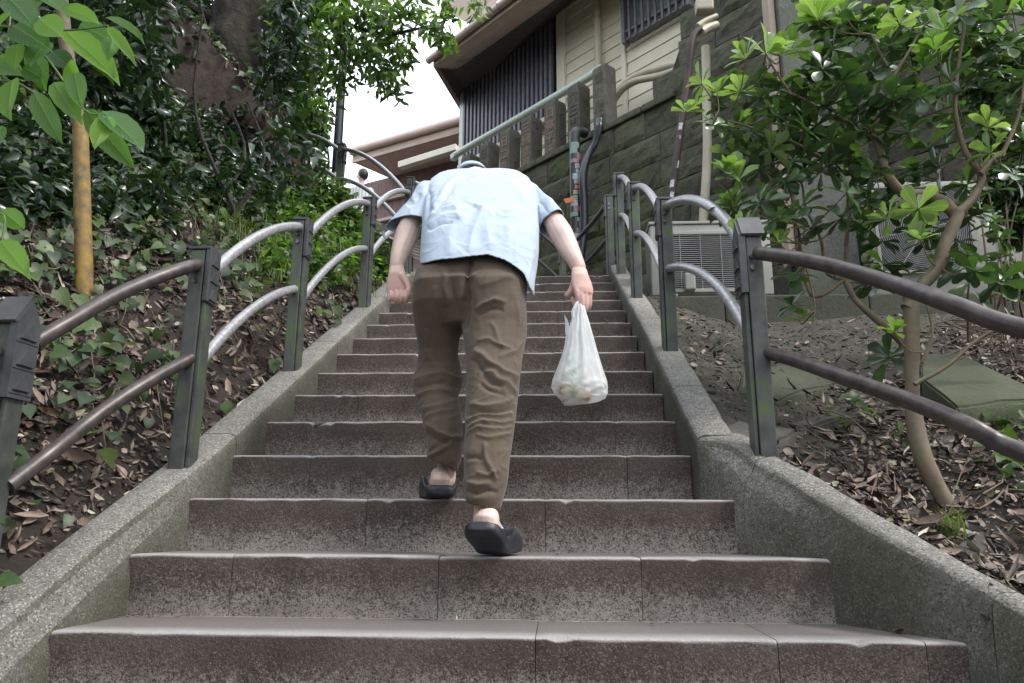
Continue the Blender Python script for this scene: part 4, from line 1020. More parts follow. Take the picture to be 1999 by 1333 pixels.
tag(leaves('step_grit', P, unit(RNG.normal(size=(n, 3))*np.array([1, 1, .15])), unit(RNG.normal(size=(n, 3))*.4+np.array([0, 0, 1])), RNG.uniform(.003, .013, n), RNG.uniform(.002, .008, n), LM['litter'], CURL), 'grit and leaf crumbs gathered along the back of each step', 'grit')
# twigs and roots
tw = MB()
for f, kp, xr, yr, cnt in ((gl, keepL, (-3.4, -1.35), (.8, 4.8), 170), (gr, keepR, (.7, 3.6), (1.0, 4.6), 260)):
    c = 0
    while c < cnt:
        x = rl.uniform(*xr); y = rl.uniform(*yr)
        if not kp(x, y): continue
        a = rl.random()*6.28; L = rl.uniform(.06, .28); pts = []
        for k in range(4):
            xx = x+math.cos(a)*L*k/3; yy = y+math.sin(a)*L*k/3; pts.append(Vector((xx, yy, f(xx, yy)+.012+rl.random()*.03))); a += rl.uniform(-.4, .4)
        tw.tube(pts, rl.uniform(.0012, .004), 4); c += 1
tag(tw.obj('fallen_twigs', M['twig'], kind='stuff'), 'thin dry twigs lying among the dead leaves', 'twigs')
# fallen leaves that lie on the steps
for (u, v, y, lab) in ((1745, 1224, 1.93, 'curled pale dead leaf on the lowest step near the right kerb'), (1272, 1216, 2.02, 'tiny curled dead leaf on the lowest step near its middle'), (1087, 1082, 2.13, 'small brown dead leaf on the second step just right of the sandal')):
    p = at(u, v, y); p.z = nzk(int((y-Y0)/T))+.004
    o = leaves('fallen_leaf', [p], [(1, .25, .0)], [(0, .1, 1)], [.055 if u > 1500 else .022], [.02 if u > 1500 else .01], LM['litter'], CURL, kind=None); tag(o, lab, 'dead leaf')

# ivy over the left slope
PI2 = []; DI = []; NI = []; LI = []
for c in range(980):
    while True:
        x = rl.uniform(-3.9, -1.36); y = rl.uniform(.9, 6.2); d, z, s = l_near(x, y)
        if s > 0 and d > .12 and rl.random() < min(1, .02+d*.75+max(0, noise(x, y, 9, 1.6))): break
    for k in range(rl.randint(4, 11)):
        xx = x+rl.gauss(0, .085); yy = y+rl.gauss(0, .085)
        if l_near(xx, yy)[2] < 0 or l_near(xx, yy)[0] < .08: continue
        nn = ground_normal(gl, xx, yy); PI2.append(Vector((xx, yy, gl(xx, yy)))+nn*rl.uniform(.02, .11))
        dd = Vector((rl.gauss(.5, .6), rl.gauss(-.5, .6), rl.gauss(-.5, .4))); DI.append(dd); NI.append(nn+Vector((rl.gauss(.1, .35), rl.gauss(-.35, .35), rl.gauss(.1, .3)))); LI.append(rl.uniform(.028, .080))
LI = np.array(LI)
tag(leaves('ivy', PI2, [tuple(d) for d in DI], [tuple(d) for d in NI], LI, LI*.86, LM['ivy'], HEART), 'dark green ivy trailing over the leaf covered slope on the left', 'ivy')
vn = MB()
for k in range(60):
    x = rl.uniform(-3.2, -1.5); y = rl.uniform(1.8, 4.6)
    if l_near(x, y)[2] < 0: continue
    pts = []
    for q in range(6): xx = x+q*.05*rl.uniform(.2, 1); yy = y-q*.05+rl.gauss(0, .02); pts.append(Vector((xx, yy, gl(xx, yy)+.05+.05*math.sin(q))))
    vn.tube(catmull(pts, 2), .002, 4)
tag(vn.obj('ivy_stems', M['twig'], kind='stuff'), 'thin pale vine stems hanging over the left slope', 'vine')
# right side small weeds
PR = []; DR = []; NR2 = []
for (u, v, cnt, r_) in ((1990, 930, 16, .10), (1965, 830, 12, .08), (1640, 855, 7, .05), (1750, 870, 5, .06), (1690, 815, 5, .05), (1990, 905, 8, .08), (1730, 700, 10, .07)):
    P0 = hit_ground(u, v, gr) or at(u, v, 2.6)
    for k in range(cnt):
        q = P0+Vector((rl.gauss(0, r_*.6), rl.gauss(0, r_*.6), 0)); q.z = gr(q.x, q.y)+rl.uniform(.03, .12); PR.append(q); DR.append((rl.gauss(0, 1), rl.gauss(-.6, .6), rl.gauss(-.2, .3))); NR2.append((rl.gauss(0, .3), rl.gauss(-.4, .3), 1))
tag(leaves('low_weeds', PR, DR, NR2, RNG.uniform(.05, .095, len(PR)), RNG.uniform(.03, .055, len(PR)), LM['mid'], HEART), 'small green weeds rising from the dead leaves on the right', 'weeds')
def grass_tuft(P0, cnt, h, name, label, mat=LM['grass'], spread=.05, lab2='grass'):
    V = []; F = []
    for k in range(cnt):
        a = rl.random()*6.28; b = P0+Vector((rl.gauss(0, spread*.5), rl.gauss(0, spread*.5), 0)); hh = h*rl.uniform(.5, 1.1); le = rl.uniform(.2, .8)*hh; sd_ = Vector((-math.sin(a), math.cos(a), 0))*.0022
        o = Vector((math.cos(a), math.sin(a), 0))
        for j in range(4):
            t_ = j/3; c = b+o*(le*t_*t_)+Vector((0, 0, hh*(t_-.35*t_*t_))); ww = 1-t_*.9; V += [c-sd_*ww, c+sd_*ww]
        i = len(V)-8
        for j in range(3): F.append((i+2*j, i+2*j+1, i+2*j+3, i+2*j+2))
    return tag(obj(name, V, F, mat, kind='stuff'), label, lab2)
P0 = hit_ground(1852, 1040, gr) or at(1852, 1040, 2.1)
grass_tuft(P0, 90, .13, 'grass_tuft', 'green grass tuft beside the brown stone above the right kerb')
# grass on the slope behind the left rail
V0 = []
for k, (u, v, cnt, h) in enumerate(((480, 500, 160, .30), (430, 470, 120, .3), (520, 560, 120, .25), (650, 560, 120, .22), (600, 500, 100, .25), (690, 590, 60, .15))):
    P0 = hit_ground(u, v, gl, 2.5)
    if P0: grass_tuft(P0, cnt, h, 'grass_clump', ['long grass clump on the slope right of the big roots', 'dark grass clump at the foot of the big tree', 'drooping grass clump behind the left handrail', 'grass clump hanging under the ferns by the fourth left post', 'grass clump in the bright groundcover', 'short dry grass clump near the left kerb'][k], spread=.28)

# ------------------------------------------------------------------ trees and bushes at left
def limb(mb, pts, r0, r1, n=12, wob=.12):
    P = catmull(pts, 6); rs_ = list(np.linspace(r0, r1, len(P)))
    rs_ = [r*(1+wob*mnoise.noise(p*3)) for r, p in zip(rs_, P)]; b = len(mb.v); mb.tube(P, rs_, n)
    for i in range(b, len(mb.v)):
        p = mb.v[i]; c = P[min(len(P)-1, (i-b)//n)]; d = (p-c); mb.v[i] = c+d*(1+.22*mnoise.noise(Vector((p.x*9, p.y*9, p.z*3)))+.1*mnoise.noise(p*24))
bt = thing('big_tree', 'large dark forked tree leaning over the slope behind the left handrail', 'tree', (-3.1, 6.0, gl(-3.1, 6.0)))
mb = MB()
limb(mb, [at(455, 400, 6.0), at(470, 300, 6.0), at(465, 215, 6.0), at(455, 120, 6.0), at(465, 30, 6.0), at(500, -80, 6.1), at(540, -220, 6.2)], .20, .28, 22)
limb(mb, [at(270, 430, 5.7), at(300, 320, 5.7), at(345, 215, 5.8), at(410, 120, 5.9), at(450, 40, 6.0)], .12, .17, 16)
limb(mb, [at(535, 400, 5.8), at(515, 355, 5.8), at(480, 300, 5.9), at(450, 230, 6.0)], .06, .12, 12)
limb(mb, [at(455, 420, 5.8), at(460, 350, 5.85), at(465, 280, 5.95)], .16, .16, 14)
smooth_angle(mb.obj('trunk', M['bark'], bt), 80)
mb = MB()
limb(mb, [at(500, -40, 6.1), at(590, -10, 6.0), at(622, 25, 5.9), at(650, 50, 5.9), at(665, 95, 5.8), at(690, 130, 5.7)], .045, .012, 8)
limb(mb, [at(600, 5, 6.0), at(660, 45, 5.9), at(740, 68, 5.8), at(800, 60, 5.7), at(870, 40, 5.6)], .028, .006, 8)
limb(mb, [at(690, -40, 6.0), at(760, 20, 5.9), at(830, 60, 5.7)], .02, .006, 8)
limb(mb, [at(430, 60, 6.0), at(300, -20, 5.6), at(180, -60, 5.2)], .06, .03, 8)
mb.obj('branch', M['bark'], bt)
# hanging sprays against the sky
def spray(list_, name, mat, mat2, par, down=.8, L=(.055, .085), mix_=.5, shape=LANCE, rng=RNG):
    Pa, Pb = [], []
    for (u, v, r, n, y) in list_:
        n = int(n*.52); c = np.array(at(u, v, y)); q = unit(rng.normal(size=(n, 3)))*(rng.random(n)**.5)[:, None]*(r*y/1480.)
        q[:, 1] *= 1.8; P = c+q; m_ = rng.random(n) < mix_; Pa.append(P[m_]); Pb.append(P[~m_])
    res = []
    for P, mt, nm in ((np.concatenate(Pa), mat, 'foliage'), (np.concatenate(Pb), mat2, 'foliage')):
        n = len(P); D = rand_dirs(n, down, rng); N_ = unit(rng.normal(size=(n, 3))+np.array([0, -.6, .5])); LL = rng.uniform(L[0], L[1], n)
        res.append(leaves(nm, P, D, N_, LL, LL*rng.uniform(.36, .5, n), mt, shape, par))
    return res
spray([(600, 30, 70, 480, 6.0), (560, 110, 60, 380, 6.0), (650, 80, 60, 400, 5.9), (700, 40, 60, 380, 5.8), (750, 60, 55, 340, 5.8), (745, 120, 45, 230, 5.8), (760, 165, 28, 90, 5.8), (786, 110, 26, 90, 5.7), (800, 20, 50, 260, 5.7),
       (700, 110, 45, 230, 5.8), (660, 150, 40, 160, 5.9), (600, 150, 60, 320, 6.1), (868, 20, 30, 80, 5.6), (862, 70, 22, 60, 5.6), (880, 90, 14, 24, 5.5), (840, 50, 30, 80, 5.6), (730, 5, 60, 260, 5.8), (925, 10, 30, 60, 5.6), (630, 0, 70, 360, 5.9),
       (775, 185, 16, 26, 5.8), (728, 165, 24, 60, 5.8), (560, 30, 60, 320, 6.1), (540, 180, 50, 260, 6.2)], 'foliage', LM['mid'], LM['bright'], bt, .8, (.075, .12), .6)
# dense dark evergreen mass on the slope
db = thing('evergreen_bush', 'tall mass of dark glossy evergreen leaves covering the upper slope at left', 'bush', (-3.6, 4.6, gl(-3.6, 4.6)))
cs = []
for k in range(230):
    u = rl.uniform(-60, 560); v = rl.uniform(-60, 430)
    edge = 430-abs(u-280)*.10
    if v > edge-40 and rl.random() < .6: continue
    if 335 < u < 520 and 0 < v < 330 and rl.random() < .86: continue
    y = rl.uniform(3.6, 6.8) if not (300 < u < 540) else rl.uniform(6.4, 7.6)
    cs.append((at(u, v, y), rl.uniform(.16, .40), 1))
for k in range(26):      # a few sprays in front of the trunk
    u = rl.uniform(330, 560); v = rl.uniform(20, 420)
    cs.append((at(u, v, 5.2), .10, .10))
P = clump_pts(cs, 17500)
def in_trunk(u, v):
    a = 385+.20*v if v < 210 else 430+(v-210)*.05; b = 540-.30*v if v < 250 else 470+(v-250)*.05
    l = 455-(v-60)*.62
    return (a < u < b and v < 330) or (v > 60 and v < 330 and l-34 < u < l+34)
in_pole = lambda p: (lambda q: 128 < q[0] < 182 and 225 < q[1] < 620 and p[1] < YPP+.15)(to_px(p))
kp_ = np.array([not ((in_trunk(*to_px(p)) and rl.random() < .90) or (in_pole(p) and rl.random() < .5)) for p in P]); P = P[kp_]; D = rand_dirs(len(P), .55); Nn = unit(RNG.normal(size=(len(P), 3))*.8+np.array([.1, -.5, .8])); LL = RNG.uniform(.07, .12, len(P))
leaves('foliage', P, D, Nn, LL, LL*RNG.uniform(.40, .52, len(P)), LM['dark'], LANCE, db)
mb = MB()
for k in range(26):
    u = rl.uniform(0, 540); b = at(u, 430, rl.uniform(4, 6)); tpt = at(u+rl.uniform(-80, 80), rl.uniform(0, 250), b.y+rl.uniform(-.3, .3)); mid = (b+tpt)/2+Vector((rl.uniform(-.2, .2), 0, 0))
    mb.tube(catmull([b, mid, tpt], 4), [.018-.0015*i for i in range(9)], 5)
mb.obj('stem', M['bark'], db)
# distant back mass closing the hill
fb_ = thing('hillside_trees', 'shadowy trees closing the hillside behind the big tree', 'trees', (-6, 9, gl(-6, 9)))
cs = [(at(rl.uniform(-100, 560), rl.uniform(-80, 330), rl.uniform(7.2, 9.5)), rl.uniform(.5, .9), 1) for k in range(90)]+[(at(rl.uniform(520, 610), rl.uniform(190, 330), rl.uniform(9.5, 10.5)), .4, .3) for k in range(20)]
P = clump_pts(cs, 11000); n = len(P); LL = RNG.uniform(.12, .2, n)
leaves('foliage', P, rand_dirs(n, .3), unit(RNG.normal(size=(n, 3))+np.array([0, -.5, .7])), LL, LL*.5, LM['dark'], SIMPLE, fb_)
# bright bush near the lamp pole
bb = thing('bright_bush', 'yellow green sunlit bush behind the slope, left of the lamp pole', 'bush', (-2.9, 7.6, gl(-2.9, 7.6)))
cl = []
for (u, v, r, w_) in ((560, 180, 50, 3), (600, 230, 50, 3), (585, 300, 50, 3), (612, 260, 30, 2), (610, 330, 34, 2), (560, 350, 50, 3), (600, 120, 40, 2), (540, 250, 40, 2)):
    cl.append((at(u, v, 7.7), r*7.7/1480, w_))
P = clump_pts(cl, 4600); n = len(P); LL = RNG.uniform(.06, .11, n); m_ = RNG.random(n) < .55
for q, mt in ((m_, LM['bright']), (~m_, LM['mid'])):
    leaves('foliage', P[q], rand_dirs(q.sum(), .7), unit(RNG.normal(size=(q.sum(), 3))+np.array([0, -.5, .6])), LL[q], LL[q]*.34, mt, LANCE, bb)
mb = MB()
for k in range(7): mb.tube(catmull([at(575+k*4, 420, 7.7), at(rl.uniform(560, 640), 320, 7.7), at(rl.uniform(540, 630), 200, 7.7)], 4), .012, 5)
mb.obj('stem', M['bark'], bb)
# dead hanging mass right of the trunk
hp_ = []
for k in range(900):
    u = rl.gauss(515, 22); v = rl.uniform(190, 380); hp_.append(at(u, v, rl.uniform(5.7, 6.2)))
hp_ = np.array([tuple(p) for p in hp_]); n = len(hp_)
tag(leaves('dead_fern_mass', hp_, unit(RNG.normal(size=(n, 3))*.25+np.array([0, 0, -1])), unit(RNG.normal(size=(n, 3))+np.array([0, -1, 0])), RNG.uniform(.08, .16, n), RNG.uniform(.01, .022, n), simple('dead_fern', (.05, .032, .024), (.14, .10, .08), 30, .8), SIMPLE), 'brown hanging mass of dead fern leaves right of the dark trunk', 'dead fern')
# groundcover behind third and fourth left posts
gc = []
for k in range(95):
    u = rl.uniform(520, 735); v = rl.uniform(375+(735-u)*.03, 560); p = hit_ground(u, v, gl, 3.2)
    if p and l_near(p.x, p.y)[2] > 0: gc.append((p+Vector((0, 0, .05)), rl.uniform(.10, .20), 1))
for k in range(26):
    u = rl.uniform(738, 800); v = rl.uniform(480, 545); p = at(u, v, 5.75)
    if p.x < -1.27: gc.append((p, .08, .5))
P = clump_pts(gc, 5200); n = len(P); LL = RNG.uniform(.035, .07, n); m_ = RNG.random(n) < .45
for q, mt, nm, lb in ((m_, LM['bright'], 'groundcover', 'bright green groundcover leaves behind the upper left handrail posts'), (~m_, LM['mid'], 'groundcover', 'mid green undergrowth leaves mixed in behind the upper left handrail')):
    tag(leaves(nm, P[q], rand_dirs(q.sum(), .1), unit(RNG.normal(size=(q.sum(), 3))*.6+np.array([.1, -.3, .8])), LL[q], LL[q]*.6, mt, HEART), lb, 'plants')
# undergrowth left between ivy and bush
P = []
for k in range(140):
    u = rl.uniform(-60, 520); v = rl.uniform(250, 470); p = hit_ground(u, v, gl, 2.2)
    if p: P.append((p+Vector((0, 0, .12)), rl.uniform(.08, .2), 1))
P = clump_pts(P, 5200); P = P[[not (in_pole(p) and rl.random() < .45) for p in P]]; n = len(P); LL = RNG.uniform(.05, .10, n)
tag(leaves('undergrowth', P, rand_dirs(n, .4), unit(RNG.normal(size=(n, 3))*.7+np.array([.1, -.5, .8])), LL, LL*.5, LM['dark'], LANCE), 'dark undergrowth leaves between the ivy and the evergreen bush', 'plants')

# ------------------------------------------------------------------ large leaves close to the lens, upper left
BL = np.array([(0, .0, 0), (.07, .26, .03), (.08, 0, 0), (.07, -.26, .03), (.26, .47, .06), (.28, 0, -.01), (.26, -.47, .06), (.52, .49, .05), (.54, 0, -.02), (.52, -.49, .05), (.76, .37, .02), (.77, 0, -.05), (.76, -.37, .02), (.91, .17, -.03), (.92, 0, -.09), (.91, -.17, -.03), (1, 0, -.14)])
BF = [(0, 2, 1), (0, 3, 2)]+[f for a in (1, 4, 7, 10) for f in ((a, a+1, a+4, a+3), (a+1, a+2, a+5, a+4))]+[(13, 14, 16), (14, 15, 16)]
def big_mesh():
    m, t, o, p = nodes('large_leaf')
    oi = t.nodes.new('ShaderNodeObjectInfo'); tc = t.nodes.new('ShaderNodeTexCoord').outputs['Object']
    sp_ = t.nodes.new('ShaderNodeSeparateXYZ'); t.links.new(tc, sp_.inputs[0])
    r = ramp(t, [(0, (.06, .15, .035)), (.3, (.10, .22, .035)), (.6, (.15, .30, .03)), (1, (.045, .11, .04))], oi.outputs['Random'])
    ay = math_(t, 'ABSOLUTE', sp_.outputs[1]); mid = ramp(t, [(0, g3(1)), (.02, g3(0))], ay).outputs[0]
    wv = math_(t, 'FRACT', math_(t, 'MULTIPLY', math_(t, 'SUBTRACT', sp_.outputs[0], math_(t, 'MULTIPLY', ay, .8)), 9.0))
    vein = ramp(t, [(0, g3(1)), (.10, g3(0)), (.92, g3(0)), (1, g3(1))], wv).outputs[0]
    c = mixc(t, math_(t, 'MULTIPLY', vein, .35), r.outputs[0], (.22, .34, .10)); c = mixc(t, math_(t, 'MULTIPLY', mid, .7), c, (.25, .36, .12))
    t.links.new(c, p.inputs['Base Color']); p.inputs['Roughness'].default_value = .38
    bump(t, p, wv, .3, .02)
    tr = t.nodes.new('ShaderNodeBsdfTranslucent'); t.links.new(mixc(t, 1., c, (1.7, 1.9, .7), 'MULTIPLY'), tr.inputs[0]); mx = t.nodes.new('ShaderNodeMixShader'); mx.inputs[0].default_value = .5
    t.links.new(p.outputs[0], mx.inputs[1]); t.links.new(tr.outputs[0], mx.inputs[2]); t.links.new(mx.outputs[0], o.inputs[0]); return m
BM = me_from('large_leaf', BL, BF, big_mesh(), True)
def place_leaf(mesh, P, Dv, Nv, L, Wd, parent, name='leaf'):
    Dv = Vector(Dv).normalized(); S = Vector(Nv).cross(Dv).normalized(); Nv = Dv.cross(S)
    o = bpy.data.objects.new(name, mesh); COL.objects.link(o); P = Vector(P)
    if parent is not None: o.parent = parent; P = P-root_loc(parent)
    o.matrix_local = Matrix(((Dv.x*L, S.x*Wd, Nv.x*L, P.x), (Dv.y*L, S.y*Wd, Nv.y*L, P.y), (Dv.z*L, S.z*Wd, Nv.z*L, P.z), (0, 0, 0, 1)))
    return o
sb = thing('leafy_branch', 'leafy branch with large bright soft leaves reaching in at the upper left corner', 'branch', tuple(at(-60, 60, 1.75)))
NEAR = [(10, 5, 60, 55, 60), (60, -10, 125, 30, 50), (15, 35, -30, 80, 55), (20, 60, 85, 96, 66), (52, 30, 70, 5, 50), (70, 45, 113, 76, 62), (118, 22, 185, 48, 42), (150, 55, 206, 84, 46), (200, 42, 272, 76, 26), (205, 60, 256, 124, 24),
        (62, 100, 78, 182, 52), (20, 165, 5, 232, 56), (62, 190, 112, 282, 44), (120, 68, 222, 152, 56), (140, 150, 152, 212, 40), (128, 130, 150, 190, 46), (162, 222, 252, 330, 50), (196, 225, 276, 290, 62), (88, 90, 50, 130, 52), (-20, 130, 35, 150, 44),
        (100, 170, 150, 240, 44), (30, 95, 20, 140, 44), (160, 100, 215, 160, 40), (0, 255, -40, 320, 54), (150, 5, 130, -30, 40), (0, 420, 45, 455, 40), (0, 480, 50, 540, 44), (215, 80, 205, 120, 34), (85, 0, 40, -20, 40), (210, 235, 180, 290, 40), (40, 140, 75, 160, 40), (95, 110, 132, 140, 44)]
for i, (u0, v0, u1, v1, w_) in enumerate(NEAR):
    y = 1.75+.18*math.sin(i*2.1); a = at(u0, v0, y); b = at(u1, v1, y+rl.uniform(-.07, .05))
    nn = Vector((rl.gauss(0, .35), -1, rl.gauss(.35, .35)))
    place_leaf(BM, a, b-a, nn, (b-a).length*1.02, w_*y/1480*1.15, sb)
mb = MB()
for pts in ([(-60, 60), (20, 62), (120, 68), (205, 58)], [(20, 62), (62, 98), (100, 140), (160, 222), (200, 232)], [(-40, 170), (20, 168), (62, 190)], [(-20, -20), (12, 20), (10, 90)], [(-40, 430), (5, 430), (0, 490)]):
    mb.tube(catmull([at(u, v, 1.78) for u, v in pts], 5), .0028, 6)
mb.obj('twig', simple('green_twig', (.10, .16, .04)), sb, kind='stuff')

# ------------------------------------------------------------------ the crooked tree at right
pt = thing('crooked_tree', 'small crooked tree with smooth tan trunk and rosettes of rounded leaves behind the right handrail', 'tree', tuple(at(1850, 975, 2.66)))
BR = []
def limb2(pts, y, r0, r1, name='branch', n=10):
    mb = MB(); P = [at(p[0], p[1], (p[2] if len(p) > 2 else y)) for p in pts]; BR.extend(catmull(P, 3)); limb(mb, P, r0, r1, n, .08); return smooth_angle(mb.obj(name, M['barksm'], pt), 80)
limb2([(1862, 1000, 2.58), (1845, 965, 2.6), (1808, 895, 2.62), (1788, 820, 2.65), (1781, 730, 2.68), (1779, 640, 2.7), (1777, 560, 2.7)], 2.7, .030, .025, 'trunk', 14)
limb2([(1770, 595), (1800, 548), (1830, 512), (1842, 470), (1862, 425), (1868, 405)], 2.7, .024, .021, 'trunk', 12)
limb2([(1870, 415), (1835, 385), (1800, 372), (1760, 368), (1730, 335), (1712, 280), (1694, 245)], 2.72, .021, .013)
limb2([(1865, 410), (1895, 380), (1913, 345), (1910, 325)], 2.7, .017, .014)
limb2([(1911, 330), (1885, 295), (1870, 255), (1860, 200), (1865, 120), (1880, 20)], 2.72, .013, .006)
limb2([(1911, 330), (1935, 300), (1955, 285), (1985, 210), (1999, 120)], 2.68, .011, .006)
limb2([(1694, 248), (1660, 235), (1610, 215), (1570, 190), (1520, 170)], 2.75, .008, .004)
limb2([(1694, 248), (1715, 215), (1735, 150), (1710, 90), (1695, 60)], 2.7, .009, .004)
limb2([(1735, 150), (1770, 90), (1800, 40), (1835, 20)], 2.65, .006, .003)
limb2([(1782, 700), (1760, 660), (1715, 620), (1668, 578), (1648, 540), (1628, 535)], 2.8, .015, .011)
limb2([(1645, 540), (1620, 560), (1595, 572), (1578, 562), (1560, 500), (1555, 440), (1520, 400)], 2.8, .008, .004)
limb2([(1632, 538), (1610, 520), (1600, 460), (1570, 400), (1560, 350), (1520, 310)], 2.82, .008, .004)
limb2([(1652, 545), (1650, 470), (1655, 400), (1640, 330), (1600, 290)], 2.85, .008, .004)
limb2([(1786, 742), (1850, 705), (1900, 660), (1945, 635), (2010, 630)], 2.6, .008, .004)
limb2([(1800, 700), (1820, 640), (1800, 560)], 2.62, .006, .003)
limb2([(1640, 235), (1600, 250), (1540, 240), (1480, 235), (1420, 245)], 2.8, .006, .003)
limb2([(1600, 300), (1540, 270), (1500, 260), (1450, 240), (1390, 225)], 2.75, .006, .003)
limb2([(1545, 430), (1490, 420), (1450, 400)], 2.8, .005, .003)
limb2([(1540, 180), (1500, 120), (1480, 80)], 2.75, .005, .003)
limb2([(1560, 470), (1590, 600), (1560, 660)], 2.7, .004, .002)
OM = [me_from('leaf', OBOV[0], OBOV[1], LM['pito_new'], True), me_from('leaf', OBOV[0], OBOV[1], LM['pito_old'], True)]
def obj_leafmat(name, cols, rough, transl):
    m, t, o, p = nodes(name); oi = t.nodes.new('ShaderNodeObjectInfo'); sp_ = t.nodes.new('ShaderNodeSeparateXYZ'); t.links.new(t.nodes.new('ShaderNodeTexCoord').outputs['Object'], sp_.inputs[0])
    r = ramp(t, [(i/(len(cols)-1), c) for i, c in enumerate(cols)], oi.outputs['Random']); mid = ramp(t, [(0, g3(1)), (.035, g3(0))], math_(t, 'ABSOLUTE', sp_.outputs[1])).outputs[0]
    c = mixc(t, math_(t, 'MULTIPLY', mid, .6), r.outputs[0], tuple(x*1.8 for x in cols[1])); t.links.new(c, p.inputs['Base Color']); p.inputs['Roughness'].default_value = rough
    tr = t.nodes.new('ShaderNodeBsdfTranslucent'); t.links.new(mixc(t, 1., c, (1.6, 1.8, .7), 'MULTIPLY'), tr.inputs[0]); mx = t.nodes.new('ShaderNodeMixShader'); mx.inputs[0].default_value = transl
    t.links.new(p.outputs[0], mx.inputs[1]); t.links.new(tr.outputs[0], mx.inputs[2]); t.links.new(mx.outputs[0], o.inputs[0]); return m
OM[0].materials[0] = obj_leafmat('rosette_leaf_young', [(.13, .21, .07), (.19, .28, .105), (.25, .34, .15), (.11, .18, .06)], .36, .4)
OM[1].materials[0] = obj_leafmat('rosette_leaf_old', [(.030, .060, .028), (.055, .100, .042), (.085, .140, .055), (.040, .078, .040)], .32, .2)
ROS = [(1335, 215, 1, .8), (1365, 160, 1, .8), (1395, 175, 1, .75), (1440, 175, 1, .9), (1490, 100, 1, 1.1), (1520, 105, 1, 1.), (1450, 110, 1, .8), (1540, 90, 1, .9), (1590, 30, 1, 1.1), (1640, 20, 1, 1.1), (1700, 40, 1, 1.), (1750, 40, 1, .9), (1840, 50, 1, 1.1), (1860, 20, 0, 1),
       (1430, 300, 1, 1.), (1500, 290, 1, 1.), (1440, 345, 1, 1.), (1430, 400, 1, 1.), (1455, 445, 1, .8), (1530, 440, 1, .9), (1520, 470, 1, .6), (1790, 400, 1, .9), (1795, 460, 1, .7), (1730, 420, 1, .9), (1700, 430, 1, .8), (1925, 240, 1, .8), (1930, 290, 1, .8), (1990, 10, 1, 1),
       (1820, 90, 1, 1), (1800, 120, 1, .8), (1560, 170, 0, 1.1), (1600, 200, 0, 1.1), (1640, 150, 0, 1.2), (1700, 130, 0, 1.2), (1740, 190, 0, 1.2), (1790, 180, 0, 1.2), (1850, 150, 0, 1.2), (1910, 110, 0, 1.2), (1960, 80, 0, 1.2), (1990, 150, 0, 1.2), (1700, 190, 0, 1.2),
       (1480, 185, 0, 1.), (1510, 220, 0, 1.), (1570, 250, 0, 1.), (1620, 270, 0, 1.), (1660, 310, 0, 1.), (1600, 330, 0, 1.), (1650, 370, 0, 1.), (1530, 350, 0, 1.), (1560, 400, 0, 1.), (1480, 390, 0, 1.), (1500, 430, 0, 1.), (1680, 250, 0, 1.1), (1730, 80, 0, 1.1),
       (1960, 200, 0, 1.1), (1880, 230, 0, 1.), (1620, 90, 0, 1.), (1770, 250, 0, 1.), (1830, 320, 0, .9), (1990, 260, 0, 1), (1550, 530, 0, .9), (1545, 590, 0, .8), (1560, 620, 1, .6), (1735, 690, 0, 1.1), (1745, 640, 1, .6), (1700, 330, 0, .9), (1640, 420, 0, .9), (1580, 440, 0, .9), (1890, 490, 0, .8), (1950, 540, 0, 1.1), (1900, 520, 0, .9),
       (1420, 250, 0, .9), (1460, 250, 0, .9), (1390, 240, 0, .7), (1690, 380, 0, .9), (1480, 330, 0, .8), (1410, 330, 1, .8), (1780, 20, 0, 1.1), (1930, 30, 0, 1.1), (1975, 330, 0, .9), (1670, 200, 0, 1), (1600, 130, 0, .9)]
cntL = 0; exP, exD, exN, exL, exW = [], [], [], [], []
tips = MB(); allr = []
for (u, v, new, s) in ROS:
    c = at(u, v, 2.72+rl.uniform(-.18, .16)); axis = Vector((rl.gauss(0, .5), rl.gauss(-.2, .4), 1 if new else rl.uniform(.4, 1))).normalized()
    e1 = axis.orthogonal().normalized(); e2 = axis.cross(e1); nl_ = 6 if new else 5
    nb = min(BR, key=lambda q: (q-c).length); md_ = nb.lerp(c, .55)-axis*.03
    tips.tube(catmull([nb, md_, c], 4), [.0032, .003, .003, .0028, .0026, .0025, .0023, .0022, .002], 5)
    for ring in ((0, 1) if new else (1, 2)):
        m_ = nl_ if ring else 5
        for k in range(m_):
            a = 6.283*(k+.4*ring+rl.random()*.4)/m_; el_ = {0: .95, 1: .28, 2: -.35}[ring]+rl.gauss(0, .28)
            r_ = e1*math.cos(a)+e2*math.sin(a); Dv = r_*math.cos(el_)+axis*math.sin(el_); Nv = axis*math.cos(el_)-r_*math.sin(el_)
            L = .092*s*rl.uniform(.75, 1.15); young = (ring == 0) or (new and ring == 1)
            if cntL < 298:
                place_leaf(OM[0 if young else 1], c+Dv*.006, Dv, Nv, L, L*rl.uniform(.52, .62), pt); cntL += 1
            else: exP.append(c); exD.append(Dv); exN.append(Nv); exL.append(L); exW.append((L*.56, young))
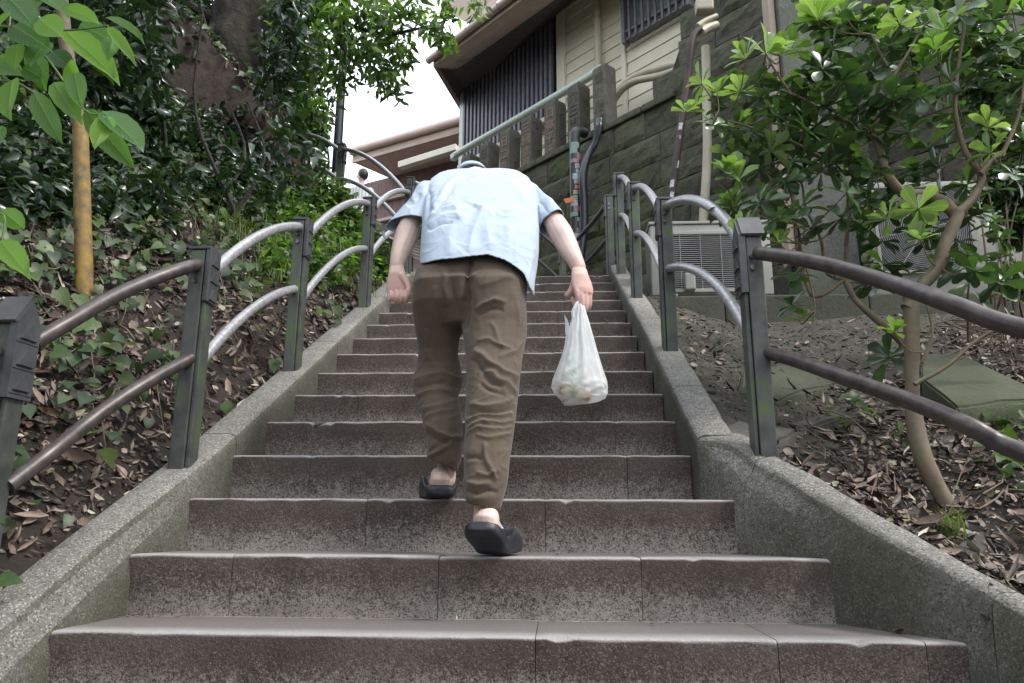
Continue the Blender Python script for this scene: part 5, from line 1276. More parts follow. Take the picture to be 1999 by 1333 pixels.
# the rest of the crown, joined
for k in range(165):
    u = rl.choice([rl.uniform(1540, 2010), rl.uniform(1400, 1700)]); v = rl.uniform(-40, 330) if u > 1560 else rl.uniform(150, 430)
    if k > 125: u = rl.uniform(1660, 1990); v = rl.uniform(320, 560)
    c = at(u, v, rl.uniform(2.75, 3.15)); axis = Vector((rl.gauss(0, .3), rl.gauss(-.1, .3), 1)).normalized(); e1 = axis.orthogonal().normalized(); e2 = axis.cross(e1)
    for kk in range(9):
        a = rl.random()*6.28; el_ = rl.uniform(-.6, .7); r_ = e1*math.cos(a)+e2*math.sin(a); exP.append(c); exD.append(r_*math.cos(el_)+axis*math.sin(el_)); exN.append(axis*math.cos(el_)-r_*math.sin(el_)); exL.append(rl.uniform(.065, .10)); exW.append((exL[-1]*.52, el_ > .5))
yg = np.array([bool(w_[1]) for w_ in exW]); exP = np.array([tuple(p) for p in exP]); exD = np.array([tuple(p) for p in exD]); exN = np.array([tuple(p) for p in exN]); exL = np.array(exL); exWw = np.array([w_[0] for w_ in exW])
for q, mt in ((yg, LM['pito_new']), (~yg, LM['pito_old'])): leaves('crown', exP[q], exD[q], exN[q], exL[q], exWw[q], mt, OBOV, pt)
tips.obj('twig', M['barksm'], pt, kind='stuff')
# thin shrubs behind the tree, far right
sh = thing('thin_shrub', 'thin leafy shrub with slender stems at the right edge behind the large unit', 'bush', tuple(at(1960, 640, 3.6)))
cl = [(at(u, v, 3.7), r*3.7/1480, w_) for (u, v, r, w_) in ((1960, 350, 50, 2), (1985, 430, 40, 2), (1960, 250, 60, 2), (1920, 150, 60, 2), (1980, 540, 35, 1), (1800, 60, 70, 1.5), (1890, 60, 70, 2), (1700, 60, 60, .5), (1990, 120, 70, 2))]
P = clump_pts(cl, 1500); n = len(P); LL = RNG.uniform(.05, .09, n); leaves('foliage', P, rand_dirs(n, .3), unit(RNG.normal(size=(n, 3))+np.array([0, -.4, .7])), LL, LL*.42, LM['mid'], LANCE, sh)
P = clump_pts(cl, 1300); n = len(P); LL = RNG.uniform(.05, .09, n); leaves('foliage', P, rand_dirs(n, .5), unit(RNG.normal(size=(n, 3))+np.array([0, -.4, .7])), LL, LL*.42, LM['dark'], LANCE, sh)
mb = MB()
for k in range(8): mb.tube(catmull([at(1930+k*12, 660-rl.random()*30, 3.6+rl.random()*.3), at(1925+k*12+rl.uniform(-40, 40), 520+rl.uniform(-40, 40), 3.6), at(1920+k*14+rl.uniform(-60, 60), rl.uniform(220, 340), 3.7)], 5), lerp_list([.007, .003], 11), 5)
for k in range(14): mb.tube(catmull([at(rl.uniform(1820, 2000), rl.uniform(600, 690), 3.4), at(rl.uniform(1820, 2000), rl.uniform(590, 640), 3.4), at(rl.uniform(1850, 2020), rl.uniform(600, 700), 3.4)], 5), .003, 4)
mb.obj('stem', M['twig'], sh)
w2 = thing('broad_leaf_plant', 'plant with big drooping glossy leaves beneath the tree fork near the large unit', 'plant', tuple(at(1900, 600, 2.8)))
for (u0, v0, u1, v1, w_) in ((1895, 500, 1858, 478, 18), (1895, 500, 1950, 480, 16), (1895, 505, 1830, 548, 26), (1893, 540, 1850, 580, 34), (1895, 510, 1960, 535, 22), (1940, 560, 1985, 575, 26), (1950, 570, 1998, 545, 24), (1900, 560, 1945, 610, 22), (1960, 590, 1990, 640, 26), (1970, 500, 2010, 560, 26)):
    a = at(u0, v0, 2.75); b = at(u1, v1, 2.7); place_leaf(OM[1], a, b-a, (rl.gauss(0, .3), -.6, .8), (b-a).length, w_*2.75/1480, w2)
mb = MB(); mb.tube(catmull([at(1890, 660, 2.9), at(1888, 580, 2.8), at(1895, 500, 2.75)], 5), .004, 6); mb.obj('stem', M['twig'], w2)
# unseen trees added behind the camera to keep sky light off the risers
wb = thing('light_blocking_trees', 'unseen trees added behind the viewer to block sky light from the stairs', 'trees', (0, -6, -1.3))
cl = [((rl.uniform(-9, 9), rl.uniform(-8, -5), rl.uniform(-.5, 5.5)), rl.uniform(.8, 1.3), 1) for k in range(90)]+[((rl.uniform(5.0, 8), rl.uniform(-5, 3.5), rl.uniform(.5, 4.6)), rl.uniform(.7, 1.1), 1) for k in range(30)]
P = clump_pts(cl, 9000); n = len(P); LL = RNG.uniform(.22, .38, n)
leaves('foliage', P, rand_dirs(n, .3), unit(RNG.normal(size=(n, 3))*.7+np.array([0, .4, .8])), LL, LL*.6, LM['dark'], SIMPLE, wb)
for k in range(9):
    x = -8+k*2+rl.uniform(-.5, .5); y = rl.uniform(-7.5, -5.5); mb = MB(); mb.tube(catmull([(x, y, -1.4), (x+.1, y, 1.5), (x+rl.uniform(-.4, .4), y, 5)], 4), lerp_list([.16, .13, .05], 9), 8); mb.obj('trunk', M['bark'], wb)
# unseen big-tree crown above and left of view, added to shade the left slope
cl = [((rl.uniform(-6.5, -1.6), rl.uniform(-2.5, 6.5), rl.uniform(4.6, 6.8)), rl.uniform(.5, 1.0), 1) for k in range(60)]
cl = [c for c in cl if to_px(c[0])[1] < -330*1.0 or c[0][1] < 1]
P = clump_pts(cl, 5200); P = P[[(to_px(p)[1] < -60 or p[1] < .8) for p in P]]; n = len(P); LL = RNG.uniform(.16, .28, n)
leaves('foliage', P, rand_dirs(n, .3), unit(RNG.normal(size=(n, 3))*.7+np.array([0, 0, 1])), LL, LL*.6, LM['dark'], SIMPLE, bt)
# ------------------------------------------------------------------ the bent man
def remesh(name, mb, voxel, smooth=4, mat=None, parent=None, post=None, fac=.5):
    me = me_from(name+'_raw', mb.v, mb.f, mat); o = bpy.data.objects.new('tmp', me); COL.objects.link(o)
    bm = bmesh.new(); bm.from_mesh(me); bmesh.ops.recalc_face_normals(bm, faces=bm.faces); bm.to_mesh(me); bm.free()
    r = o.modifiers.new('r', 'REMESH'); r.mode = 'VOXEL'; r.voxel_size = voxel; r.use_smooth_shade = True
    s = o.modifiers.new('s', 'SMOOTH'); s.iterations = smooth; s.factor = fac
    dg = bpy.context.evaluated_depsgraph_get(); m2 = bpy.data.meshes.new_from_object(o.evaluated_get(dg)); m2.name = name
    bpy.data.objects.remove(o); m2.materials.clear(); m2.materials.append(mat)
    if post: post(m2)
    m2.polygons.foreach_set('use_smooth', [True]*len(m2.polygons)); m2.update()
    ob = bpy.data.objects.new(name, m2); link(ob, parent); return ob
def capsule(mb, pts, rs, n=14):
    "tapered round chain with domed ends"
    P = catmull(pts, 4) if len(pts) > 2 else [Vector(pts[0]).lerp(Vector(pts[-1]), i/4) for i in range(5)]
    r = lerp_list(rs, len(P)); a = P[0]-(P[1]-P[0]).normalized()*r[0]*.7; b = P[-1]+(P[-1]-P[-2]).normalized()*r[-1]*.7
    a2 = P[0]-(P[1]-P[0]).normalized()*r[0]*.4; b2 = P[-1]+(P[-1]-P[-2]).normalized()*r[-1]*.4
    mb.tube([a, a2]+P+[b2, b], [r[0]*.35, r[0]*.8]+r+[r[-1]*.8, r[-1]*.35], n)
def loft(mb, rings, n=28, cap=True):
    "rings: (centre, a_vec, b_vec) ellipse half axes, optional exponent"
    b = len(mb.v)
    for ring in rings:
        c, A, B = Vector(ring[0]), Vector(ring[1]), Vector(ring[2]); e = ring[3] if len(ring) > 3 else 1.0
        for k in range(n):
            q = 2*math.pi*k/n; ca, sa = math.cos(q), math.sin(q)
            mb.v.append(c+A*(abs(ca)**e*(1 if ca >= 0 else -1))+B*(abs(sa)**e*(1 if sa >= 0 else -1)))
    m = len(rings)
    for i in range(m-1):
        for k in range(n): mb.f.append((b+i*n+k, b+i*n+(k+1) % n, b+(i+1)*n+(k+1) % n, b+(i+1)*n+k)); mb.mi.append(0)
    if cap: mb.f += [tuple(b+k for k in range(n))[::-1], tuple(b+(m-1)*n+k for k in range(n))]; mb.mi += [0, 0]
def ellipsoid(mb, c, r, ax=None, n=18, m=12):
    X, Y, Z = ax if ax else (Vector((1, 0, 0)), Vector((0, 1, 0)), Vector((0, 0, 1))); rings = []
    for i in range(m+1):
        a = -math.pi/2+math.pi*(i+.02 if i == 0 else (i-.02 if i == m else i))/m
        rings.append((Vector(c)+Z*r[2]*math.sin(a), X*r[0]*max(.02, math.cos(a)), Y*r[1]*max(.02, math.cos(a))))
    loft(mb, rings, n)
man = thing('person', 'man bent far forward in pale blue shirt and brown trousers, carrying a plastic bag', 'person', (-.12, 2.3, nzk(1)))
def px_ring(v, ul, ur, y, thick, tilt, e=1.0):
    "cross-section whose near face passes y; centre lies thick/2 behind"
    bdir = Vector((0, math.cos(tilt), -math.sin(tilt)))
    a = at(ul, v, y+thick*.42); b = at(ur, v, y+thick*.42); c = (a+b)/2; A = (b-a)/2
    return (c, Vector((A.x, A.y*.3, 0)), bdir*(thick/2), e)
def px_ring2(v, ul, ur, y, thick, tilt, e=1.0):
    bdir = Vector((0, math.cos(tilt), -math.sin(tilt))); m_ = at((ul+ur)/2, v, y); hw = (at(ur, v, y+thick*.25)-at(ul, v, y+thick*.25))/2
    return (m_+bdir*(thick/2), Vector((hw.x, hw.y*.3, 0)), bdir*(thick/2), e)
skin = nodes('skin'); m_, t_, o_, p_ = skin
sv = worldpos(t_); t_.links.new(ramp(t_, [(.3, (.62, .44, .375)), (.7, (.72, .56, .49))], ntex(t_, sv, 14, 4)).outputs[0], p_.inputs['Base Color'])
p_.inputs['Roughness'].default_value = .45; p_.inputs['Subsurface Weight'].default_value = .15; p_.inputs['Subsurface Radius'].default_value = (.02, .008, .004); p_.inputs['Subsurface Scale'].default_value = .5
bump(t_, p_, ntex(t_, sv, 120, 5), .3, .003); M['skin'] = m_
# reddened hands
gpos = t_.nodes.new('ShaderNodeNewGeometry').outputs['Position']; s3 = t_.nodes.new('ShaderNodeSeparateXYZ'); t_.links.new(gpos, s3.inputs[0])
hand_f = ramp(t_, [(.28, g3(0)), (.34, g3(1)), (.425, g3(1)), (.475, g3(0))], math_(t_, 'DIVIDE', s3.outputs[2], 2.0)).outputs[0]
base_l = p_.inputs['Base Color'].links[0].from_socket
t_.links.new(mixc(t_, math_(t_, 'MULTIPLY', hand_f, .75), base_l, (.68, .40, .345)), p_.inputs['Base Color'])
body = MB()
# torso, neck, head (bent down beyond the shoulders)
loft(body, [px_ring2(560, 850, 985, 2.44, .16, .2), px_ring2(500, 845, 995, 2.43, .16, .4), px_ring2(440, 850, 1005, 2.50, .15, .6), px_ring2(390, 855, 1005, 2.62, .12, .9), px_ring2(362, 880, 980, 2.76, .06, 1.1)])
neck0 = at(930, 335, 2.88); head_c = at(925, 352, 3.06)
capsule(body, [at(928, 378, 2.84), neck0+Vector((0, 0.02, -.07)), head_c], [.066, .058, .06])
HX = Vector((1, 0, 0)); HZ = Vector((0, .85, -.53)).normalized(); HY = HZ.cross(HX)   # crown points ahead and down
ellipsoid(body, head_c+HZ*.07, (.076, .094, .112), (HX, HY, HZ), 22, 16)
FD = -HY if HY.z > 0 else HY      # face looks down
ellipsoid(body, head_c+HZ*.03+FD*.055, (.055, .045, .07), (HX, HY, HZ)); ellipsoid(body, head_c+HZ*.045+FD*.10, (.013, .018, .024), (HX, HY, HZ)); ellipsoid(body, head_c+HZ*.0+FD*.088, (.025, .012, .008), (HX, HY, HZ))
for s in (-1, 1): ellipsoid(body, head_c+HZ*.05+HX*(.078*s), (.010, .022, .032), (HX, HY, HZ)); ellipsoid(body, head_c+HZ*.075+FD*.086+HX*(.03*s), (.012, .008, .007), (HX, HY, HZ))
# arms
capsule(body, [at(872, 376, 2.80), at(838, 398, 2.765), at(808, 425, 2.71), at(793, 458, 2.68), at(784, 484, 2.66), at(777, 504, 2.64), at(773, 524, 2.625)], [.034, .032, .040, .045, .0405, .032, .027])
capsule(body, [at(1005, 368, 2.80), at(1045, 388, 2.76), at(1078, 430, 2.70), at(1092, 454, 2.67), at(1106, 480, 2.65), at(1119, 503, 2.62), at(1129, 524, 2.61)], [.034, .032, .040, .046, .0405, .032, .027])
# left hand: palm to the camera, fingers folded up over it
def HL(u, v, dy=0.): return at(u, v, 2.60+dy)
loft(body, [(HL(773, 522, .02), (.027, 0, 0), (0, .017, 0)), (HL(774, 536), (.032, 0, 0), (0, .018, 0)), (HL(775, 552), (.041, 0, 0), (0, .018, 0)), (HL(776, 566, .0), (.043, 0, 0), (0, .016, 0)), (HL(777, 578, .0), (.038, 0, 0), (0, .013, 0))], 18)
for (u0, u1, u2, ln) in ((759, 761, 763, -3), (769.5, 771, 773, 4), (780.5, 782, 783, 6), (791, 792, 792, 0)):
    capsule(body, [HL(u0, 566, .004), HL(u0+1, 582, -.004), HL(u1+1, 590+ln*.3, -.022), HL(u2, 583, -.038), HL(u2-1, 570-ln*.3, -.036)], [.0094, .0092, .0086, .0084, .0076], 10)
capsule(body, [HL(783, 540, -.008), HL(793, 553, -.014), HL(797, 566, -.022), HL(795, 579, -.034)], [.016, .0125, .011, .0092], 10)
# right hand: seen from its back, holding the bag handles
def HR(u, v, dy=0.): return at(u, v, 2.58+dy)
loft(body, [(HR(1129, 523, .01), (.027, .006, 0), (-.004, .018, 0)), (HR(1131, 536), (.031, .008, 0), (-.004, .018, 0)), (HR(1134, 550), (.037, .012, 0), (-.005, .018, 0)), (HR(1137, 562, -.003), (.037, .014, 0), (-.005, .016, 0)), (HR(1140, 571, -.003), (.032, .013, 0), (-.004, .013, 0))], 18)
for (u0, v0, u1, v1, u2, v2, dy) in ((1124, 562, 1127, 584, 1119, 592, -.012), (1132, 567, 1135, 594, 1126, 603, -.008), (1141, 571, 1143, 599, 1134, 607, 0), (1149, 571, 1150, 594, 1142, 601, .012)):
    capsule(body, [HR(u0, v0-6, dy), HR(u0+1, v0+6, dy-.004), HR(u1, v1, dy+.002), HR((u1+u2)/2, v2+2, dy+.018), HR(u2, v2-4, dy+.034), HR(u2-3, v2-12, dy+.036)], [.0104, .0102, .0096, .0092, .0088, .0078], 10)
capsule(body, [HR(1122, 545, .006), HR(1118, 556, .008), HR(1112, 567, .012), HR(1104, 576, .016)], [.0155, .0125, .0105, .0082], 10)
# lower legs and feet
AL, AR = at(872, 925, 2.42), at(948, 1008, 2.115)
def sole_frame(yaw, pitch):
    f = Vector((math.sin(yaw)*math.cos(pitch), math.cos(yaw)*math.cos(pitch), -math.sin(pitch))); s = Vector((math.cos(yaw), -math.sin(yaw), 0)); return s, f, s.cross(f)
FT = []
for (heel, yaw, pitch) in ((Vector(at(864, 976, 2.375)), R(-14), 0.0), (Vector(at(952, 1046, 2.015)), R(15), R(27))):
    S, Fd, Up = sole_frame(yaw, pitch)
    if pitch == 0: heel = Vector((heel.x, heel.y, nzk(2)+.002))
    else:
        hinge = at(965, 1080, 2.118); hinge.z = nzk(1)+.004; S0, F0, U0 = sole_frame(yaw, 0); heel = hinge-Fd*.118
        BEND = (hinge, S0, F0, U0, Fd, Up)
    FT.append((heel, S, Fd, Up))
for (A_, (h, S, Fd, Up), knee, hip) in ((AL, FT[0], at(860, 745, 2.60), at(862, 580, 2.48)), (AR, FT[1], at(962, 770, 2.30), at(968, 580, 2.46))):
    hc = h+Up*.052+Fd*.036
    capsule(body, [hip, knee+Vector((0, .01, 0)), A_+Vector((0, .035, .12)), A_+Vector((0, .022, .03)), A_+Vector((0, .012, -.02)), h+Up*.06+Fd*.045], [.066, .044, .031, .030, .031, .033])
    bd_ = lambda a, z: (h+Fd*a+Up*z) if (Up.z > .999 or a < .118) else BEND[0]+BEND[2]*(a-.118)+BEND[3]*z
    capsule(body, [h+Up*.075+Fd*.045, hc, bd_(.10, .05), bd_(.16, .042), bd_(.21, .036)], [.031, .034, .033, .034, .027])
bo_ = remesh('body', body, .0031, 6, M['skin'], man)
# hair
hr = MB(); ellipsoid(hr, head_c+HZ*.078-FD*.012, (.083, .098, .115), (HX, HY, HZ), 22, 16)
hm = simple('dark_hair', (.012, .010, .010), (.035, .03, .028), 60, .45, .8, 120)
remesh('hair', hr, .007, 1, hm, man, lambda me: [setattr(v, 'co', v.co+v.normal*(.006*mnoise.noise(v.co*60))) for v in me.vertices])

# strokes: folds drawn as ridges (+) and creases (-) on the cloth facing the camera
def folds(strokes, gain, amp_noise, nscale, gather=None, clip=None, zone=660):
    segs = []
    for pts, wd, am in strokes:
        for a, b in zip(pts[:-1], pts[1:]): segs.append((a[0], a[1], b[0]-a[0], b[1]-a[1], wd, am))
    S_ = np.array(segs, float)
    def post(me):
        n = len(me.vertices); co = np.empty(n*3); me.vertices.foreach_get('co', co); co = co.reshape(-1, 3); no = np.array([tuple(v.normal) for v in me.vertices])
        pxs = np.array([to_px(c) for c in co]); pxs = pxs+np.array([(3.2*mnoise.noise(Vector(c)*26)+5*mnoise.noise(Vector(c)*9), 3.2*mnoise.noise(Vector(c)*26+Vector((7, 3, 1)))+5*mnoise.noise(Vector(c)*9+Vector((2, 8, 1)))) for c in co]); vd = -unit(co.copy()); f = np.clip((no*vd).sum(1)*3, 0, 1)
        disp = np.zeros(n); sidx = 0
        for st in strokes:
            pts, wd, am = st; best = np.full(n, 1e9); tt = np.zeros(n); L = 0; tot = sum(math.hypot(b[0]-a[0], b[1]-a[1]) for a, b in zip(pts[:-1], pts[1:]))
            for a, b in zip(pts[:-1], pts[1:]):
                dx, dy = b[0]-a[0], b[1]-a[1]; l2 = dx*dx+dy*dy; t = np.clip(((pxs[:, 0]-a[0])*dx+(pxs[:, 1]-a[1])*dy)/l2, 0, 1)
                d = np.hypot(pxs[:, 0]-a[0]-t*dx, pxs[:, 1]-a[1]-t*dy); m = d < best; best = np.where(m, d, best); tt = np.where(m, (L+t*math.sqrt(l2))/tot, tt); L += math.sqrt(l2)
            env = np.sqrt(np.clip(1-np.abs(tt*2-1)**3, 0, 1)); disp += gain*am*(.65*np.exp(-(best/wd)**2)+.35*np.exp(-best/(wd*.55)))*env*f
        nz_ = np.array([mnoise.noise(Vector((c[0]*nscale, c[1]*nscale*.6, c[2]*nscale*1.3)))+.5*mnoise.noise(Vector(c)*nscale*2.3) for c in co])
        def rg(c, k):
            wv = mnoise.noise(Vector(c)*11+Vector((k, 0, 0)))*.5; x_, z_ = c[0], c[2]
            p = Vector(((x_*.8+z_*k)*nscale*.55+wv, c[1]*nscale*.5, (z_-x_*k)*nscale*1.15+wv)); q = max(0., 1-abs(mnoise.noise(p))*3.6); return q*q
        ridg = np.array([rg(c, .55)+rg(c, -.45)*.8 for c in co])
        reg = np.clip((pxs[:, 1]-zone)/90, .12, 1); disp += amp_noise*nz_*.7+amp_noise*1.4*ridg*(.3+.7*f)*reg
        if gather is not None: disp += gather(co, pxs)
        co = co+no*disp[:, None]; me.vertices.foreach_set('co', co.ravel())
        if clip is not None: clip(me, np.array([to_px(c) for c in co]))
    return post
def del_verts(me, mask):
    bm = bmesh.new(); bm.from_mesh(me); bm.verts.ensure_lookup_table(); bmesh.ops.delete(bm, geom=[bm.verts[i] for i in np.nonzero(mask)[0]], context='VERTS'); bm.to_mesh(me); bm.free()

# trousers
def cloth(name, c1, c2, rough, wv=900):
    m, t, o, p = nodes(name); v = worldpos(t); t.links.new(ramp(t, [(.3, c1), (.7, c2)], ntex(t, v, 9, 5)).outputs[0], p.inputs['Base Color']); p.inputs['Roughness'].default_value = rough; p.inputs['Sheen Weight'].default_value = .15
    bump(t, p, math_(t, 'ADD', math_(t, 'MULTIPLY', ntex(t, v, 500, 2), .25), ntex(t, v, 45, 5, .65)), .35, .006); return m
M['trouser'] = cloth('brown_cotton', (.064, .044, .028), (.098, .071, .047), .85)
M['shirt'] = cloth('pale_blue_cotton', (.38, .46, .56), (.44, .52, .62), .85)
tr = MB()
def leg(rows, ys, ths):
    rg = []
    for (v, a, b), y, th in zip(rows, ys, ths): rg.append(px_ring(v, a, b, y, th, .0, .92))
    loft(tr, rg, 26)
leg([(925, 852, 894), (915, 848, 897), (900, 838, 902), (880, 837, 903), (855, 835, 905), (830, 828, 905), (800, 822, 899), (780, 815, 893), (760, 808, 901), (740, 808, 904), (715, 815, 899), (690, 819, 894), (660, 814, 897), (640, 810, 905), (600, 804, 918), (560, 805, 925), (530, 812, 922)],
    [2.375, 2.365, 2.36, 2.36, 2.37, 2.385, 2.41, 2.435, 2.455, 2.47, 2.475, 2.465, 2.44, 2.42, 2.38, 2.37, 2.40],
    [.085, .095, .13, .135, .135, .14, .14, .14, .15, .155, .155, .16, .18, .19, .21, .21, .17])
leg([(1003, 922, 976), (993, 917, 981), (975, 911, 986), (950, 908, 992), (920, 908, 996), (880, 908, 1000), (845, 910, 1005), (815, 910, 1008), (790, 911, 1011), (755, 912, 1015), (720, 911, 1018), (690, 909, 1022), (660, 905, 1028), (640, 902, 1029), (600, 898, 1027), (560, 897, 1027), (530, 900, 1022)],
    [2.075, 2.07, 2.065, 2.075, 2.09, 2.12, 2.15, 2.175, 2.20, 2.23, 2.26, 2.29, 2.32, 2.335, 2.345, 2.355, 2.395],
    [.10, .12, .145, .15, .155, .155, .16, .165, .17, .175, .18, .19, .21, .22, .235, .225, .17])
loft(tr, [px_ring(640, 850, 975, 2.40, .16, .0), px_ring(605, 812, 1022, 2.375, .22, .1, .9), px_ring(565, 808, 1026, 2.365, .235, .1, .88), px_ring2(530, 810, 1024, 2.365, .20, .2, .85), px_ring2(505, 814, 1020, 2.385, .17, .3, .85), px_ring2(485, 822, 1012, 2.42, .12, .4, .85)], 32)
TS = [([(914, 500), (911, 560), (906, 645)], 8, -.022), ([(862, 520), (866, 560), (874, 600)], 7, .007), ([(850, 560), (846, 620), (850, 700)], 9, .006), ([(880, 540), (888, 600), (892, 650)], 6, -.006),
      ([(925, 607), (945, 592), (965, 586), (990, 592)], 6, .010), ([(930, 620), (955, 606), (985, 606)], 5, -.007), ([(935, 560), (975, 545), (1005, 535)], 7, .006), ([(957, 628), (968, 655), (980, 682)], 5, .007), ([(930, 662), (955, 660), (975, 676), (1000, 682)], 5, .008),
      ([(925, 680), (955, 708), (985, 728), (1014, 742)], 7, .014), ([(922, 700), (950, 735), (980, 755)], 6, -.010), ([(934, 728), (960, 730), (990, 748), (1010, 770)], 6, .010), ([(935, 745), (960, 760), (985, 770)], 5, -.009), ([(1024, 655), (1008, 685), (975, 700)], 6, .008),
      ([(1005, 775), (975, 790), (945, 795), (915, 788)], 6, .010), ([(1004, 795), (975, 805), (945, 808), (914, 812)], 5, -.008), ([(1002, 806), (965, 814), (935, 812), (912, 824)], 4.5, .009), ([(1003, 822), (975, 828), (945, 826), (912, 838)], 4.5, .009), ([(1001, 836), (970, 842), (940, 838), (912, 850)], 4.5, .008), ([(1000, 848), (965, 856), (935, 852)], 4, .007),
      ([(946, 862), (950, 890), (960, 915), (975, 938)], 5, .011), ([(930, 925), (955, 930), (980, 918)], 5, .009), ([(910, 940), (935, 948), (962, 944)], 5, .010), ([(911, 957), (935, 962), (958, 958), (975, 962)], 5, -.010), ([(912, 893), (930, 890), (945, 896)], 4, -.006),
      ([(808, 745), (830, 738), (860, 728), (898, 738)], 6, .010), ([(812, 760), (840, 752), (870, 748), (898, 760)], 5, -.009), ([(812, 772), (840, 765), (880, 762)], 5, .009), ([(822, 800), (850, 798), (880, 788), (898, 780)], 6, .009), ([(832, 818), (860, 806), (890, 800)], 4.5, .007), ([(834, 828), (855, 848), (880, 860), (904, 850)], 5, .013), ([(836, 845), (856, 862), (882, 872)], 4.5, -.008),
      ([(836, 894), (860, 880), (885, 866), (902, 856)], 4.5, .010), ([(842, 880), (862, 868), (880, 862)], 4, -.006), ([(1000, 560), (1010, 600), (1012, 640)], 8, .006), ([(830, 640), (835, 690), (845, 720)], 8, .007)]
def gat(co, pxs):
    u, v = pxs[:, 0], pxs[:, 1]; left = (u < 905.5)
    g1 = np.clip((v-893-(u-836)*.3)/14, 0, 1)*left; g2 = np.clip((v-968-(u-912)*.28)/16, 0, 1)*(~left)
    return (g1+g2)*.0032*np.sin(u*1.15+np.sin(v*.2)*1.2)
def clip_tr(me, pxs):
    u, v = pxs[:, 0], pxs[:, 1]; left = (u < 905.5)
    del_verts(me, (left & (v > 897+(u-836)*.42) & (v > 880)) | (~left & (v > 982+(u-912)*.36)))
tro = remesh('trousers', tr, .0038, 3, M['trouser'], man, folds(TS, .95, .0014, 16, gat, clip_tr))
md = tro.modifiers.new('thick', 'SOLIDIFY'); md.thickness = .003; md.offset = -1

# shirt: torso and sleeves
st = MB()
rows = [(545, 808, 1036, 2.325, .25, .2, .8), (515, 808, 1036, 2.335, .25, .3, .8), (490, 810, 1038, 2.36, .25, .4, .8), (465, 812, 1042, 2.395, .24, .5, .78), (440, 814, 1045, 2.435, .22, .6, .75), (410, 817, 1046, 2.50, .20, .75, .7), (385, 820, 1045, 2.57, .18, .9, .65), (362, 825, 1042, 2.65, .155, 1.0, .6), (345, 829, 1037, 2.73, .125, 1.1, .6), (335, 835, 1029, 2.79, .095, 1.2, .65), (329, 850, 1012, 2.83, .055, 1.3, .7)]
loft(st, [px_ring2(*r_) for r_ in rows], 44)
def ring3(c, a, b): return (c, a, b)
# left sleeve
cL0 = at(862, 374, 2.80); cL1 = at(834, 382, 2.77); cL2 = at(808, 408, 2.72); cL3 = at(789, 438, 2.68)
aL = (at(825, 441, 2.66)-at(750, 447, 2.72))/2; bL = (at(796, 416, 2.64)-at(768, 463, 2.72))/2
loft(st, [(cL0, (.05, 0, .01), (0, .04, .04)), (cL1, (.044, 0, .030), (-.024, -.03, .042)), (cL2, aL*.80, bL*.92), (cL3, aL, bL), (cL3+(cL3-cL2)*.35, aL*1.02, bL*1.02)], 26)
cR0 = at(1000, 374, 2.80); cR1 = at(1026, 381, 2.77); cR2 = at(1050, 405, 2.73); cR3 = at(1073, 432, 2.69)
aR = (at(1094, 420, 2.69)-at(1049, 445, 2.69))/2; bR = (at(1080, 416, 2.64)-at(1070, 448, 2.74))/2
loft(st, [(cR0, (.05, 0, -.01), (0, .04, .04)), (cR1, (.044, 0, -.030), (.024, -.03, .042)), (cR2, aR*1.12, bR*.96), (cR3, aR*1.08, bR), (cR3+(cR3-cR2)*.30, aR*1.05, bR)], 26)
SS = [([(830, 338), (836, 380), (834, 430)], 5, -.009), ([(1022, 340), (1036, 385), (1044, 440)], 5, -.008), ([(900, 340), (880, 350), (862, 376), (843, 410)], 7, .011), ([(884, 362), (866, 386), (848, 420)], 5, -.008), ([(950, 338), (925, 348), (905, 361), (878, 378)], 7, .009),
      ([(834, 430), (845, 420), (862, 412), (900, 406)], 5, .010), ([(834, 440), (850, 430), (875, 421), (914, 424)], 5, .009), ([(833, 450), (852, 440), (880, 434)], 4.5, -.008), ([(868, 394), (884, 402), (900, 430)], 6, .006), ([(925, 400), (945, 412), (960, 424)], 6, .008), ([(900, 388), (915, 402), (935, 410)], 5, -.006),
      ([(942, 400), (928, 450), (908, 494)], 9, .009), ([(940, 405), (950, 450), (952, 490)], 10, .008), ([(880, 440), (876, 470), (878, 500)], 9, .006), ([(1000, 400), (985, 440), (992, 490)], 10, .007), ([(990, 350), (1010, 372), (1020, 400)], 8, .007), ([(870, 330), (940, 328), (1005, 334)], 4, .005), ([(815, 470), (812, 490), (811, 515)], 5, .007), ([(1000, 460), (1004, 490), (1006, 510)], 6, .006),
      ([(828, 350), (812, 368), (798, 396)], 5, .008), ([(820, 380), (806, 398), (790, 408)], 5, -.007), ([(1040, 360), (1060, 380), (1076, 400)], 6, .007), ([(1040, 400), (1052, 412), (1056, 430)], 5, .008), ([(1048, 392), (1062, 404), (1070, 418)], 4, -.006), ([(1036, 480), (1034, 520), (1028, 555)], 5, .006)]
def clip_sh(me, pxs):
    u, v = pxs[:, 0], pxs[:, 1]
    hem = np.interp(u, [800, 808, 850, 900, 950, 985, 1005, 1022, 1029, 1036, 1045], [521, 520, 509, 503, 497, 508, 520, 535, 552, 575, 580])
    co = np.array([tuple(q.co) for q in me.vertices])
    far = co[:, 1] > 2.50
    body_ = (u > 800) & (u < 1046) & (v > hem)
    lz = (co[:, 0] < at(800, 450, 2.68).x) & (v > np.interp(u, [745, 750, 768, 781, 810, 826], [449, 449, 465, 460, 450, 447]))
    d1 = (co-np.array(cL3))@np.array((cL3-cL2).normalized()); l1 = np.linalg.norm(co-np.array(cL3), axis=1)
    d2 = (co-np.array(cR3))@np.array((cR3-cR2).normalized()); l2 = np.linalg.norm(co-np.array(cR3), axis=1)
    del_verts(me, body_ | ((d1 > .006) & (l1 < .10) & (u < 828)) | ((d2 > .006) & (l2 < .085) & (u > 1050)))
sho = remesh('shirt', st, .0042, 5, M['shirt'], man, folds(SS, .85, .0015, 8, None, clip_sh, 200))
